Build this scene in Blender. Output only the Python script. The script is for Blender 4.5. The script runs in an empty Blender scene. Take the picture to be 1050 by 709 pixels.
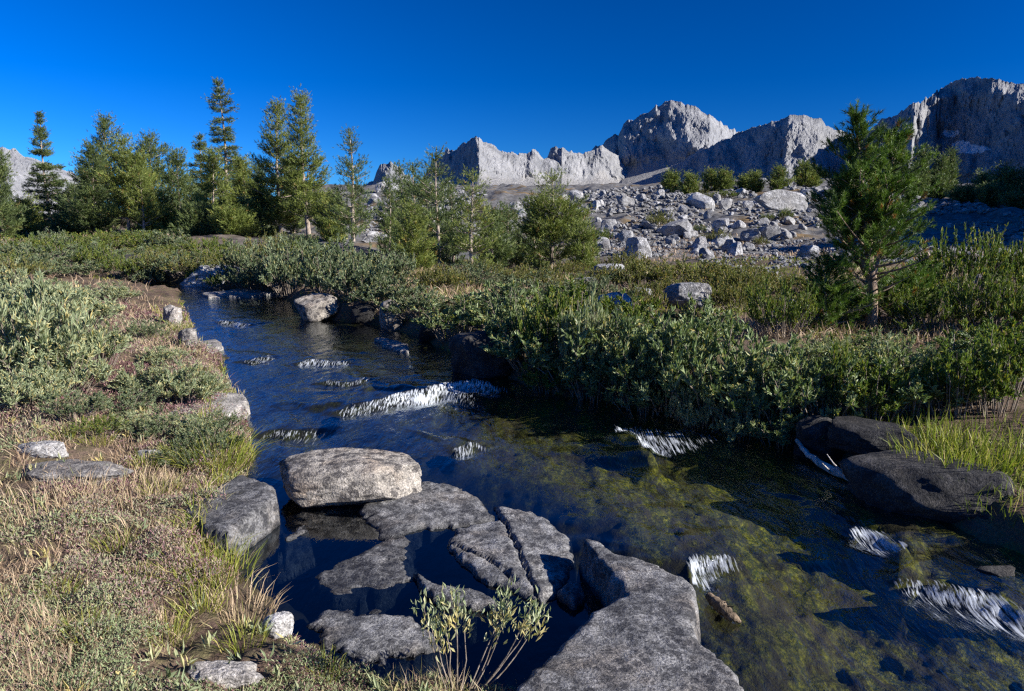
import bpy, bmesh, math, random
import numpy as np
from mathutils import Vector
R = math.radians
sc = bpy.context.scene
COL = sc.collection
# ---------------------------------------------------------------- camera, sky, sun, exposure
F, CX, CY, HC, HORIZON = 800.0, 525.0, 354.5, 1.75, 228.0
PITCH = math.atan((CY - HORIZON) / F)
cam = bpy.data.objects.new('camera', bpy.data.cameras.new('camera'))
COL.objects.link(cam)
cam.data.sensor_width = 36.0
cam.data.lens = 36.0 * F / 1050.0
cam.data.clip_start = 0.05
cam.data.clip_end = 30000
cam.location = (0, 0, HC)
cam.rotation_euler = (math.pi / 2 - PITCH, 0, 0)
sc.camera = cam
SUN_AZ, SUN_EL = 110.0, 26.0
SUN = np.array([math.sin(R(SUN_AZ)) * math.cos(R(SUN_EL)), math.cos(R(SUN_AZ)) * math.cos(R(SUN_EL)), math.sin(R(SUN_EL))])
world = bpy.data.worlds.new('World')
sc.world = world
world.use_nodes = True
nt = world.node_tree
nt.nodes.clear()
sky = nt.nodes.new('ShaderNodeTexSky')
sky.sky_type = 'NISHITA'
sky.sun_disc = False
sky.sun_elevation = R(SUN_EL)
sky.sun_rotation = R(SUN_AZ)
sky.altitude = 3300
sky.air_density = 1.0
sky.dust_density = 0.0
sky.ozone_density = 4.0
hs = nt.nodes.new('ShaderNodeHueSaturation')
hs.inputs['Saturation'].default_value = 1.4
hs.inputs['Value'].default_value = 1.0
mulc = nt.nodes.new('ShaderNodeMix')
mulc.data_type = 'RGBA'
mulc.blend_type = 'MULTIPLY'
mulc.inputs[0].default_value = 1.0
mulc.inputs[7].default_value = (0.27, 0.66, 1.05, 1)
bg = nt.nodes.new('ShaderNodeBackground')
bg.inputs['Strength'].default_value = 0.12
wo = nt.nodes.new('ShaderNodeOutputWorld')
nt.links.new(sky.outputs[0], hs.inputs['Color'])
nt.links.new(hs.outputs[0], mulc.inputs[6])
# polarised sky light: darkest at a right angle to the sun
tcw = nt.nodes.new('ShaderNodeTexCoord')
dotn = nt.nodes.new('ShaderNodeVectorMath')
dotn.operation = 'DOT_PRODUCT'
dotn.inputs[1].default_value = tuple(SUN)
sq = nt.nodes.new('ShaderNodeMath')
sq.operation = 'MULTIPLY'
pol = nt.nodes.new('ShaderNodeMath')
pol.operation = 'MULTIPLY_ADD'
pol.inputs[1].default_value = 0.6
pol.inputs[2].default_value = 0.4
pm = nt.nodes.new('ShaderNodeVectorMath')
pm.operation = 'SCALE'
nt.links.new(tcw.outputs['Generated'], dotn.inputs[0])
nt.links.new(dotn.outputs['Value'], sq.inputs[0])
nt.links.new(dotn.outputs['Value'], sq.inputs[1])
nt.links.new(sq.outputs[0], pol.inputs[0])
nt.links.new(mulc.outputs[2], pm.inputs[0])
nt.links.new(pol.outputs[0], pm.inputs['Scale'])
nt.links.new(pm.outputs[0], bg.inputs['Color'])
nt.links.new(bg.outputs[0], wo.inputs[0])
sl = bpy.data.lights.new('sun', 'SUN')
sl.energy = 5.0
sl.angle = R(0.5)
sl.color = (1.0, 0.95, 0.87)
so = bpy.data.objects.new('sun', sl)
COL.objects.link(so)
so.rotation_euler = Vector(tuple(SUN)).to_track_quat('Z', 'Y').to_euler()
vs = sc.view_settings
vs.view_transform = 'Standard'
vs.look = 'None'
vs.exposure = 0.95
vs.gamma = 1.0
vs.use_curve_mapping = False
sc.cycles.max_bounces = 6
sc.cycles.diffuse_bounces = 3
sc.cycles.glossy_bounces = 3
sc.cycles.transparent_max_bounces = 12
sc.cycles.caustics_reflective = False
sc.cycles.caustics_refractive = False
sc.cycles.use_denoising = False
sc.cycles.sample_clamp_indirect = 3.0
sc.cycles.filter_width = 1.3
sc.render.filter_size = 1.3

# ---------------------------------------------------------------- maths helpers
def hash3(ix, iy, iz, seed):
    h = (ix.astype(np.int64) * 374761393 + iy.astype(np.int64) * 668265263 + iz.astype(np.int64) * 2147483647 + seed * 974711) & 0xFFFFFFFF
    h = ((h ^ (h >> 13)) * 1274126177) & 0xFFFFFFFF
    h = ((h ^ (h >> 16)) * 2246822519) & 0xFFFFFFFF
    h = h ^ (h >> 15)
    return (h & 0xFFFFFF) / float(0xFFFFFF)

def vnoise(x, y, z, seed=0):
    x, y, z = np.broadcast_arrays(np.asarray(x, float), np.asarray(y, float), np.asarray(z, float))
    ix, iy, iz = np.floor(x), np.floor(y), np.floor(z)
    fx, fy, fz = x - ix, y - iy, z - iz
    fx = fx * fx * fx * (fx * (fx * 6 - 15) + 10)
    fy = fy * fy * fy * (fy * (fy * 6 - 15) + 10)
    fz = fz * fz * fz * (fz * (fz * 6 - 15) + 10)
    r = 0
    for dx in (0, 1):
        for dy in (0, 1):
            for dz in (0, 1):
                w = (fx if dx else 1 - fx) * (fy if dy else 1 - fy) * (fz if dz else 1 - fz)
                r = r + w * hash3(ix + dx, iy + dy, iz + dz, seed)
    return r * 2 - 1

def fbm(x, y, z=0.0, oct=4, seed=0, gain=0.5, ridge=False):
    a, r, s = 1.0, 0.0, 1.0
    for o in range(oct):
        n = vnoise(np.asarray(x) * s + o * 17.3, np.asarray(y) * s - o * 9.1, np.asarray(z) * s + o * 4.7, seed + o)
        r = r + a * ((1 - 2 * np.abs(n)) if ridge else n)
        a *= gain
        s *= 2.03
    return r

def worley(x, y, seed):
    ix, iy = np.floor(x), np.floor(y)
    best = np.full(np.shape(x), 9.0)
    for dx in (-1, 0, 1):
        for dy in (-1, 0, 1):
            cx, cy = ix + dx, iy + dy
            px = cx + hash3(cx, cy, cx * 0 + 1, seed)
            py = cy + hash3(cx, cy, cx * 0 + 2, seed)
            best = np.minimum(best, (px - x) ** 2 + (py - y) ** 2)
    return np.sqrt(best)

def sstep(a, b, x):
    t = np.clip((np.asarray(x, float) - a) / (b - a), 0, 1)
    return t * t * (3 - 2 * t)

def ray(px, py):
    v = (CY - py) / F
    return np.array([(px - CX) / F, math.cos(PITCH) + math.sin(PITCH) * v, -math.sin(PITCH) + math.cos(PITCH) * v])

def z_at(py, D):
    v = (CY - np.asarray(py, float)) / F
    return HC + D * (-math.sin(PITCH) + math.cos(PITCH) * v) / (math.cos(PITCH) + math.sin(PITCH) * v)

def x_at(px, D, py=250):
    d = ray(px, py)
    return d[0] / d[1] * D

UP = np.array([-0.55, 0.835])          # upstream direction of the stream
def W0(x, y):
    return 0.042 * ((x - 0.5) * UP[0] + (y - 5.0) * UP[1])

def on_water(px, py, dz=0.0):
    d = ray(px, py)
    z = 0.0
    for _ in range(12):
        t = (z - HC) / d[2]
        z = float(W0(d[0] * t, d[1] * t)) + dz
    return np.array([d[0] * t, d[1] * t, z])

def seg_dist(P, poly, closed=True):
    """distance from points to a polyline; also the signed side and arc fraction of the nearest spot"""
    n = len(poly)
    m = n if closed else n - 1
    best = np.full(len(P), 1e9)
    side = np.zeros(len(P))
    frac = np.zeros(len(P))
    L = [0.0]
    for i in range(m):
        L.append(L[-1] + np.linalg.norm(poly[(i + 1) % n] - poly[i]))
    for i in range(m):
        a, b = poly[i], poly[(i + 1) % n]
        ab = b - a
        t = np.clip(((P - a) @ ab) / max(ab @ ab, 1e-9), 0, 1)
        q = a + t[:, None] * ab
        d = np.hypot(P[:, 0] - q[:, 0], P[:, 1] - q[:, 1])
        k = d < best
        best[k] = d[k]
        cr = ab[0] * (P[:, 1] - a[1]) - ab[1] * (P[:, 0] - a[0])
        side[k] = np.sign(cr[k])
        frac[k] = ((L[i] + t * (L[i + 1] - L[i])) / max(L[-1], 1e-9))[k]
    return best, side, frac

def inside(P, poly):
    c = np.zeros(len(P), bool)
    n = len(poly)
    j = n - 1
    for i in range(n):
        xi, yi = poly[i]
        xj, yj = poly[j]
        k = ((yi > P[:, 1]) != (yj > P[:, 1]))
        with np.errstate(divide='ignore', invalid='ignore'):
            xc = (xj - xi) * (P[:, 1] - yi) / (yj - yi + 1e-12) + xi
        c ^= k & (P[:, 0] < xc)
        j = i
    return c

def sdist(P, poly):
    d, _, _ = seg_dist(P, poly)
    return np.where(inside(P, poly), d, -d)

# ---------------------------------------------------------------- mesh and scene helpers
def make_mesh(name, V, Q=None, T=None, mat=None, attrs=None, smooth=False):
    V = np.asarray(V, np.float32)
    Q = np.zeros((0, 4), np.int32) if Q is None else np.asarray(Q, np.int32)
    T = np.zeros((0, 3), np.int32) if T is None else np.asarray(T, np.int32)
    me = bpy.data.meshes.new(name)
    me.vertices.add(len(V))
    me.vertices.foreach_set('co', V.ravel())
    idx = np.concatenate([Q.ravel(), T.ravel()])
    me.loops.add(len(idx))
    me.loops.foreach_set('vertex_index', idx)
    st = np.concatenate([np.arange(len(Q)) * 4, len(Q) * 4 + np.arange(len(T)) * 3]).astype(np.int32)
    me.polygons.add(len(st))
    me.polygons.foreach_set('loop_start', st)
    me.polygons.foreach_set('use_smooth', np.full(len(st), bool(smooth)))
    for k, a in (attrs or {}).items():
        at = me.attributes.new(k, 'FLOAT', 'POINT')
        at.data.foreach_set('value', np.asarray(a, np.float32))
    me.update(calc_edges=True)
    if mat:
        me.materials.append(mat)
    return me

def link(name, me, parent=None, loc=(0, 0, 0), rot=(0, 0, 0), scale=(1, 1, 1)):
    o = bpy.data.objects.new(name, me)
    COL.objects.link(o)
    if parent:
        o.parent = parent
    o.location = tuple(float(v) for v in loc)
    o.rotation_euler = tuple(float(v) for v in rot)
    o.scale = tuple(float(v) for v in scale)
    return o

def tag(o, label=None, cat=None, group=None, kind=None):
    if label:
        o['label'] = label
    if cat:
        o['category'] = cat
    if group:
        o['group'] = group
    if kind:
        o['kind'] = kind
    return o

def copy_tree(o, loc, rz, s, parent=None):
    c = o.copy()
    COL.objects.link(c)
    for ch in o.children:
        d = ch.copy()
        COL.objects.link(d)
        d.parent = c
    c.location = tuple(float(v) for v in loc)
    c.rotation_euler = (0, 0, rz)
    c.scale = (s, s, s) if np.isscalar(s) else tuple(float(v) for v in s)
    return c

class Soup:
    """collects quads and triangles with a tint per vertex"""
    def __init__(self):
        self.V, self.Q, self.T, self.A, self.n = [], [], [], [], 0
    def add(self, V, Q=None, T=None, tint=0.5):
        V = np.asarray(V, float).reshape(-1, 3)
        if Q is not None:
            self.Q.append(np.asarray(Q).reshape(-1, 4) + self.n)
        if T is not None:
            self.T.append(np.asarray(T).reshape(-1, 3) + self.n)
        self.V.append(V)
        self.A.append(np.broadcast_to(np.asarray(tint, float), (len(V),)))
        self.n += len(V)
    def mesh(self, name, mat, smooth=False):
        return make_mesh(name, np.concatenate(self.V), np.concatenate(self.Q) if self.Q else None,
                         np.concatenate(self.T) if self.T else None, mat, {'tint': np.concatenate(self.A)}, smooth)
    def tube(self, P, r, sides=5, tint=0.5):
        P = np.asarray(P, float)
        k = len(P)
        r = np.broadcast_to(np.asarray(r, float), (k,))
        t = np.gradient(P, axis=0)
        t /= np.linalg.norm(t, axis=1)[:, None] + 1e-9
        ref = np.array([0.3, 0.9, 0.2]) if abs(t[0][2]) > 0.7 else np.array([0, 0, 1.0])
        a = np.cross(t, ref)
        a /= np.linalg.norm(a, axis=1)[:, None] + 1e-9
        b = np.cross(t, a)
        ang = np.arange(sides) * 2 * math.pi / sides
        V = P[:, None, :] + r[:, None, None] * (np.cos(ang)[None, :, None] * a[:, None, :] + np.sin(ang)[None, :, None] * b[:, None, :])
        i, j = np.meshgrid(np.arange(k - 1), np.arange(sides), indexing='ij')
        j2 = (j + 1) % sides
        Q = np.stack([i * sides + j, i * sides + j2, (i + 1) * sides + j2, (i + 1) * sides + j], -1).reshape(-1, 4)
        self.add(V.reshape(-1, 3), Q, tint=tint)
    def leaves(self, rng, P, Dv, L, Wd, tint, fold=0.25):
        n = len(P)
        Dv = Dv / (np.linalg.norm(Dv, axis=1)[:, None] + 1e-9)
        rv = rng.normal(size=(n, 3))
        s = np.cross(Dv, rv)
        s /= np.linalg.norm(s, axis=1)[:, None] + 1e-9
        nn = np.cross(Dv, s)
        L = np.broadcast_to(L, (n,))[:, None]
        Wd = np.broadcast_to(Wd, (n,))[:, None]
        V = np.stack([P, P + Dv * L * 0.5 + s * Wd * 0.5 + nn * Wd * fold, P + Dv * L - nn * L * 0.06, P + Dv * L * 0.5 - s * Wd * 0.5 + nn * Wd * fold], 1)
        Q = np.arange(n * 4).reshape(n, 4)
        self.add(V.reshape(-1, 3), Q, tint=np.repeat(np.broadcast_to(tint, (n,)), 4))
    def tufts(self, rng, P, Dv, L, k, w, tint, spread=0.6):
        n = len(P)
        Dv = Dv / (np.linalg.norm(Dv, axis=1)[:, None] + 1e-9)
        D = np.repeat(Dv, k, 0) + rng.normal(size=(n * k, 3)) * spread
        D /= np.linalg.norm(D, axis=1)[:, None] + 1e-9
        LL = np.repeat(np.broadcast_to(L, (n,)), k) * rng.uniform(0.65, 1.1, n * k)
        off = np.repeat(Dv, k, 0) * (np.tile(np.linspace(-0.7, 0.25, k), n) * LL)[:, None]
        B = np.repeat(P, k, 0) + off
        s = np.cross(D, rng.normal(size=(n * k, 3)))
        s /= np.linalg.norm(s, axis=1)[:, None] + 1e-9
        V = np.stack([B - s * w * 0.5, B + s * w * 0.5, B + D * LL[:, None]], 1)
        T = np.arange(n * k * 3).reshape(-1, 3)
        self.add(V.reshape(-1, 3), T=T, tint=np.repeat(np.repeat(np.broadcast_to(tint, (n,)), k), 3))
    def blades(self, rng, P, Dv, L, w, tint, bend=0.5):
        n = len(P)
        Dv = Dv / (np.linalg.norm(Dv, axis=1)[:, None] + 1e-9)
        L = np.broadcast_to(L, (n,))[:, None]
        w = np.broadcast_to(w, (n,))[:, None]
        s = np.cross(Dv, rng.normal(size=(n, 3)))
        s /= np.linalg.norm(s, axis=1)[:, None] + 1e-9
        h = Dv * np.array([1, 1, 0])
        M = P + Dv * L * 0.55
        E = P + Dv * L + (h - np.array([0, 0, 0.35])) * L * bend * rng.uniform(0.2, 1, (n, 1))
        V = np.stack([P - s * w * 0.5, P + s * w * 0.5, M + s * w * 0.4, M - s * w * 0.4, E], 1)
        i = np.arange(n) * 5
        self.add(V.reshape(-1, 3), np.stack([i, i + 1, i + 2, i + 3], -1), np.stack([i + 3, i + 2, i + 4], -1),
                 tint=np.repeat(np.broadcast_to(tint, (n,)), 5))

# ---------------------------------------------------------------- materials
UPX, UPY = -0.55, 0.835
class NT:
    def __init__(self, name):
        self.m = bpy.data.materials.new(name)
        self.m.use_nodes = True
        self.t = self.m.node_tree
        self.t.nodes.clear()
        self.out = self.n('ShaderNodeOutputMaterial')
    def n(self, typ, **kw):
        o = self.t.nodes.new(typ)
        for k, v in kw.items():
            setattr(o, k, v)
        return o
    def l(self, a, b):
        self.t.links.new(a, b)
    def s(self, sock, v):
        if hasattr(v, 'is_linked') or isinstance(v, bpy.types.NodeSocket):
            self.l(v, sock)
        else:
            sock.default_value = v
    def coord(self, kind='Object'):
        return self.n('ShaderNodeTexCoord').outputs[kind]
    def pos(self):
        return self.n('ShaderNodeNewGeometry').outputs['Position']
    def mapping(self, vec, scale=(1, 1, 1), rot=(0, 0, 0), loc=(0, 0, 0)):
        m = self.n('ShaderNodeMapping')
        m.inputs['Scale'].default_value = scale
        m.inputs['Rotation'].default_value = rot
        m.inputs['Location'].default_value = loc
        self.l(vec, m.inputs[0])
        return m.outputs[0]
    def noise(self, vec, scale, detail=4, rough=0.55, dist=0.0):
        o = self.n('ShaderNodeTexNoise')
        self.l(vec, o.inputs['Vector'])
        o.inputs['Scale'].default_value = scale
        o.inputs['Detail'].default_value = detail
        o.inputs['Roughness'].default_value = rough
        o.inputs['Distortion'].default_value = dist
        return o.outputs[0]
    def voro(self, vec, scale, feature='F1', out=0):
        o = self.n('ShaderNodeTexVoronoi', feature=feature)
        self.l(vec, o.inputs['Vector'])
        o.inputs['Scale'].default_value = scale
        return o.outputs[out]
    def ramp(self, fac, stops, interp='LINEAR'):
        o = self.n('ShaderNodeValToRGB')
        cr = o.color_ramp
        cr.interpolation = interp
        while len(cr.elements) < len(stops):
            cr.elements.new(0.5)
        for e, (p, c) in zip(cr.elements, stops):
            e.position = p
            e.color = (c, c, c, 1) if np.isscalar(c) else tuple(c) + (1,)
        self.l(fac, o.inputs[0])
        return o.outputs[0]
    def mix(self, fac, a, b, mode='MIX'):
        o = self.n('ShaderNodeMix', data_type='RGBA', blend_type=mode)
        for q, v in ((0, fac), (6, a), (7, b)):
            sck = o.inputs[q]
            if isinstance(v, bpy.types.NodeSocket):
                self.l(v, sck)
            elif np.isscalar(v):
                sck.default_value = v if q == 0 else (v, v, v, 1)
            else:
                sck.default_value = tuple(v) + (1,)
        return o.outputs[2]
    def math(self, op, a, b=0.0, c=None):
        o = self.n('ShaderNodeMath', operation=op)
        for i, v in enumerate((a, b, c)):
            if v is None:
                continue
            if isinstance(v, bpy.types.NodeSocket):
                self.l(v, o.inputs[i])
            else:
                o.inputs[i].default_value = v
        return o.outputs[0]
    def attr(self, name):
        return self.n('ShaderNodeAttribute', attribute_name=name).outputs['Fac']
    def bump(self, h, strength=0.5, dist=0.02, normal=None):
        o = self.n('ShaderNodeBump')
        self.l(h, o.inputs['Height'])
        if isinstance(strength, bpy.types.NodeSocket):
            self.l(strength, o.inputs['Strength'])
        else:
            o.inputs['Strength'].default_value = strength
        o.inputs['Distance'].default_value = dist
        if normal is not None:
            self.l(normal, o.inputs['Normal'])
        return o.outputs[0]
    def bsdf(self, col, rough=0.8, normal=None, spec=0.3):
        o = self.n('ShaderNodeBsdfPrincipled')
        if isinstance(col, bpy.types.NodeSocket):
            self.l(col, o.inputs['Base Color'])
        else:
            o.inputs['Base Color'].default_value = tuple(col) + (1,)
        if isinstance(rough, bpy.types.NodeSocket):
            self.l(rough, o.inputs['Roughness'])
        else:
            o.inputs['Roughness'].default_value = rough
        o.inputs['Specular IOR Level'].default_value = spec
        if normal is not None:
            self.l(normal, o.inputs['Normal'])
        return o.outputs[0]
    def done(self, sh):
        self.l(sh, self.out.inputs['Surface'])
        return self.m

def mat_granite(name, base, dark, spot, scale=1.0, lichen=0.5, warm=(0.34, 0.24, 0.16), warm_amt=0.35, bump=0.6, wet=False):
    m = NT(name)
    info = m.n('ShaderNodeObjectInfo')
    c = m.n('ShaderNodeVectorMath', operation='ADD')
    sc3 = m.n('ShaderNodeVectorMath', operation='SCALE')
    m.l(m.pos(), c.inputs[0])
    comb = m.n('ShaderNodeCombineXYZ')
    m.l(m.math('MULTIPLY', info.outputs['Random'], 37.0), comb.inputs[0])
    m.l(comb.outputs[0], c.inputs[1])
    m.l(c.outputs[0], sc3.inputs[0])
    sc3.inputs['Scale'].default_value = scale
    v = sc3.outputs[0]
    big = m.noise(v, 2.5, 5, 0.6)
    mid = m.noise(v, 14, 5, 0.65)
    fine = m.noise(v, 90, 3, 0.7)
    sp = m.voro(v, 120)
    col = m.mix(m.ramp(big, [(0.35, 0.0), (0.65, 1.0)]), dark, base)
    col = m.mix(m.math('MULTIPLY', m.ramp(m.noise(v, 3.3, 4, 0.6, 0.4), [(0.5, 0.0), (0.7, 1.0)]), warm_amt), col, warm)
    col = m.mix(m.math('MULTIPLY', m.ramp(mid, [(0.52, 0.0), (0.66, 1.0)]), lichen), col, spot)
    blot = m.noise(v, 34, 6, 0.75, 0.3)
    zone = m.ramp(m.noise(v, 4.5, 3, 0.5), [(0.38, 0.0), (0.52, 1.0)])
    vs2 = m.math('ADD', m.voro(v, 12), m.math('MULTIPLY_ADD', blot, 1.6, -0.8))
    col = m.mix(m.math('MULTIPLY', m.ramp(vs2, [(0.28, 1.0), (0.36, 0.0)]), lichen), col, spot)
    vsp = m.math('ADD', m.voro(v, 24), m.math('MULTIPLY_ADD', blot, 0.9, -0.45))
    col = m.mix(m.math('MULTIPLY', m.math('MULTIPLY', m.ramp(vsp, [(0.42, 1.0), (0.49, 0.0)]), zone), lichen), col, spot)
    crust = m.ramp(m.math('ADD', m.voro(v, 9), m.math('MULTIPLY_ADD', blot, 1.2, -0.6)), [(0.30, 1.0), (0.40, 0.0)])
    col = m.mix(m.math('MULTIPLY', crust, 0.45), col, tuple(min(1, c * 1.5) for c in base))
    col = m.mix(m.math('MULTIPLY', m.ramp(blot, [(0.56, 0.0), (0.63, 1.0)]), lichen), col, spot)
    col = m.mix(0.8, col, m.ramp(fine, [(0.3, 0.12), (0.48, 0.85), (0.62, 1.5), (0.75, 2.3)]), 'MULTIPLY')
    col = m.mix(0.35, col, m.ramp(sp, [(0.1, 0.45), (0.5, 1.2)]), 'MULTIPLY')
    rnd = m.math('MULTIPLY_ADD', info.outputs['Random'], 0.55, 0.65)
    cc = m.n('ShaderNodeCombineColor')
    for i in range(3):
        m.l(rnd, cc.inputs[i])
    col = m.mix(1.0, col, cc.outputs[0], 'MULTIPLY')
    h = m.math('ADD', m.math('ADD', m.math('MULTIPLY', mid, 0.8), m.math('MULTIPLY', blot, 0.5)), m.math('MULTIPLY', fine, 0.35))
    rough = 0.85
    if wet:
        sx = m.n('ShaderNodeSeparateXYZ')
        m.l(m.pos(), sx.inputs[0])
        lev = m.math('ADD', m.math('MULTIPLY', m.math('SUBTRACT', sx.outputs[0], 0.5), 0.042 * UPX), m.math('MULTIPLY', m.math('SUBTRACT', sx.outputs[1], 5.0), 0.042 * UPY))
        ab = m.math('ADD', m.math('SUBTRACT', sx.outputs[2], lev), m.math('MULTIPLY_ADD', mid, 0.03, -0.015))
        wf = m.ramp(ab, [(0.008, 1.0), (0.028, 0.0)])
        col = m.mix(wf, col, m.mix(1.0, col, 0.42, 'MULTIPLY'))
        rough = m.math('MULTIPLY_ADD', wf, -0.5, 0.85)
    return m.done(m.bsdf(col, rough, m.bump(h, bump, 0.045 / scale)))

def mat_leaf(name, stops, transl=0.25, rough=0.5, spec=0.35, tcol=(1.1, 1.25, 0.6)):
    m = NT(name)
    col = m.ramp(m.attr('tint'), stops)
    p = m.bsdf(col, rough, spec=spec)
    t = m.n('ShaderNodeBsdfTranslucent')
    m.l(m.mix(1.0, col, tcol, 'MULTIPLY'), t.inputs[0])
    mx = m.n('ShaderNodeMixShader')
    mx.inputs[0].default_value = transl
    m.l(p, mx.inputs[1])
    m.l(t.outputs[0], mx.inputs[2])
    return m.done(mx.outputs[0])

def mat_bark(name, a, b, scale=12):
    m = NT(name)
    v = m.mapping(m.coord('Object'), (1, 1, 0.35))
    n = m.noise(v, scale, 5, 0.65)
    col = m.mix(m.ramp(n, [(0.35, 0.0), (0.65, 1.0)]), a, b)
    return m.done(m.bsdf(col, 0.9, m.bump(n, 0.6, 0.02)))

M = {}
M['boulder'] = mat_granite('granite_boulder', (0.37, 0.335, 0.285), (0.24, 0.215, 0.185), (0.05, 0.045, 0.045), 1.0, 0.8, (0.42, 0.30, 0.20), 0.5, wet=True)
M['slab'] = mat_granite('granite_slab', (0.25, 0.245, 0.24), (0.12, 0.12, 0.122), (0.035, 0.035, 0.04), 1.0, 0.7, (0.26, 0.21, 0.16), 0.45, wet=True)
M['bankrock'] = mat_granite('granite_bank_rock', (0.40, 0.37, 0.33), (0.25, 0.235, 0.22), (0.10, 0.09, 0.085), 0.8, 0.5, (0.40, 0.30, 0.22), 0.35)
M['whitestone'] = mat_granite('granite_white', (0.42, 0.405, 0.385), (0.30, 0.29, 0.28), (0.25, 0.24, 0.23), 0.8, 0.4, (0.50, 0.45, 0.38), 0.2)
M['darkrock'] = mat_granite('granite_dark', (0.055, 0.052, 0.05), (0.02, 0.0195, 0.02), (0.015, 0.015, 0.016), 0.8, 0.7, (0.10, 0.08, 0.06), 0.3)  # dark rock, its tone lowered further to stand in for shade on the right boulder
M['talus'] = mat_granite('granite_talus', (0.40, 0.40, 0.405), (0.26, 0.26, 0.27), (0.14, 0.14, 0.14), 0.25, 0.45, (0.40, 0.34, 0.27), 0.25, 0.8)

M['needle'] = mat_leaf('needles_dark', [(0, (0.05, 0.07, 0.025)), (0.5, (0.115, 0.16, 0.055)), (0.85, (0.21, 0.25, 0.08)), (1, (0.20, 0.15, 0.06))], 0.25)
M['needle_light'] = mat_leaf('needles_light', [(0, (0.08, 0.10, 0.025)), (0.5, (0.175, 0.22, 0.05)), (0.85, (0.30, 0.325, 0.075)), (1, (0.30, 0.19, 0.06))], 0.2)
M['needle_near'] = mat_leaf('needles_near', [(0, (0.035, 0.065, 0.012)), (0.5, (0.10, 0.175, 0.026)), (0.85, (0.21, 0.29, 0.05)), (1, (0.34, 0.16, 0.05))], 0.2)
M['willow'] = mat_leaf('willow_leaves', [(0, (0.06, 0.09, 0.04)), (0.45, (0.13, 0.17, 0.08)), (0.8, (0.24, 0.28, 0.16)), (1, (0.36, 0.31, 0.12))], 0.2)
M['willow_dark'] = mat_leaf('willow_leaves_deep', [(0, (0.075, 0.10, 0.04)), (0.45, (0.17, 0.225, 0.09)), (0.8, (0.32, 0.375, 0.18)), (1, (0.42, 0.34, 0.10))], 0.25)
M['willow_pale'] = mat_leaf('willow_leaves_pale', [(0, (0.14, 0.17, 0.08)), (0.45, (0.27, 0.32, 0.18)), (0.75, (0.42, 0.43, 0.24)), (1, (0.56, 0.45, 0.18))], 0.25)
M['olive'] = mat_leaf('olive_leaves', [(0, (0.07, 0.085, 0.025)), (0.5, (0.18, 0.195, 0.055)), (0.85, (0.30, 0.27, 0.07)), (1, (0.42, 0.26, 0.08))], 0.3)
M['green'] = mat_leaf('green_leaves', [(0, (0.05, 0.08, 0.015)), (0.5, (0.125, 0.18, 0.032)), (0.85, (0.24, 0.27, 0.045)), (1, (0.40, 0.31, 0.06))], 0.3)
M['straw'] = mat_leaf('straw', [(0, (0.22, 0.14, 0.09)), (0.4, (0.42, 0.30, 0.19)), (0.8, (0.58, 0.46, 0.30)), (1, (0.26, 0.27, 0.08))], 0.2, tcol=(1, 1, 0.9))
M['grass'] = mat_leaf('grass', [(0, (0.07, 0.10, 0.012)), (0.5, (0.19, 0.235, 0.03)), (0.8, (0.34, 0.33, 0.06)), (1, (0.48, 0.39, 0.15))], 0.3)
M['heath'] = mat_leaf('heath', [(0, (0.16, 0.07, 0.08)), (0.3, (0.30, 0.17, 0.17)), (0.5, (0.34, 0.27, 0.22)), (0.7, (0.20, 0.235, 0.11)), (0.9, (0.27, 0.335, 0.17)), (1, (0.50, 0.40, 0.24))], 0.15, 0.7, tcol=(1, 1, .9))
M['bark'] = mat_bark('bark_grey', (0.18, 0.14, 0.11), (0.42, 0.35, 0.29))
M['bark_near'] = mat_bark('bark_pale', (0.10, 0.068, 0.048), (0.36, 0.27, 0.20), 20)
M['twig'] = mat_bark('twig', (0.11, 0.085, 0.065), (0.30, 0.25, 0.20), 30)
M['deadwood'] = mat_bark('dead_wood', (0.30, 0.27, 0.24), (0.62, 0.58, 0.54), 25)
M['wetwood'] = mat_bark('wet_wood', (0.04, 0.028, 0.018), (0.24, 0.18, 0.12), 45)

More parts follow.
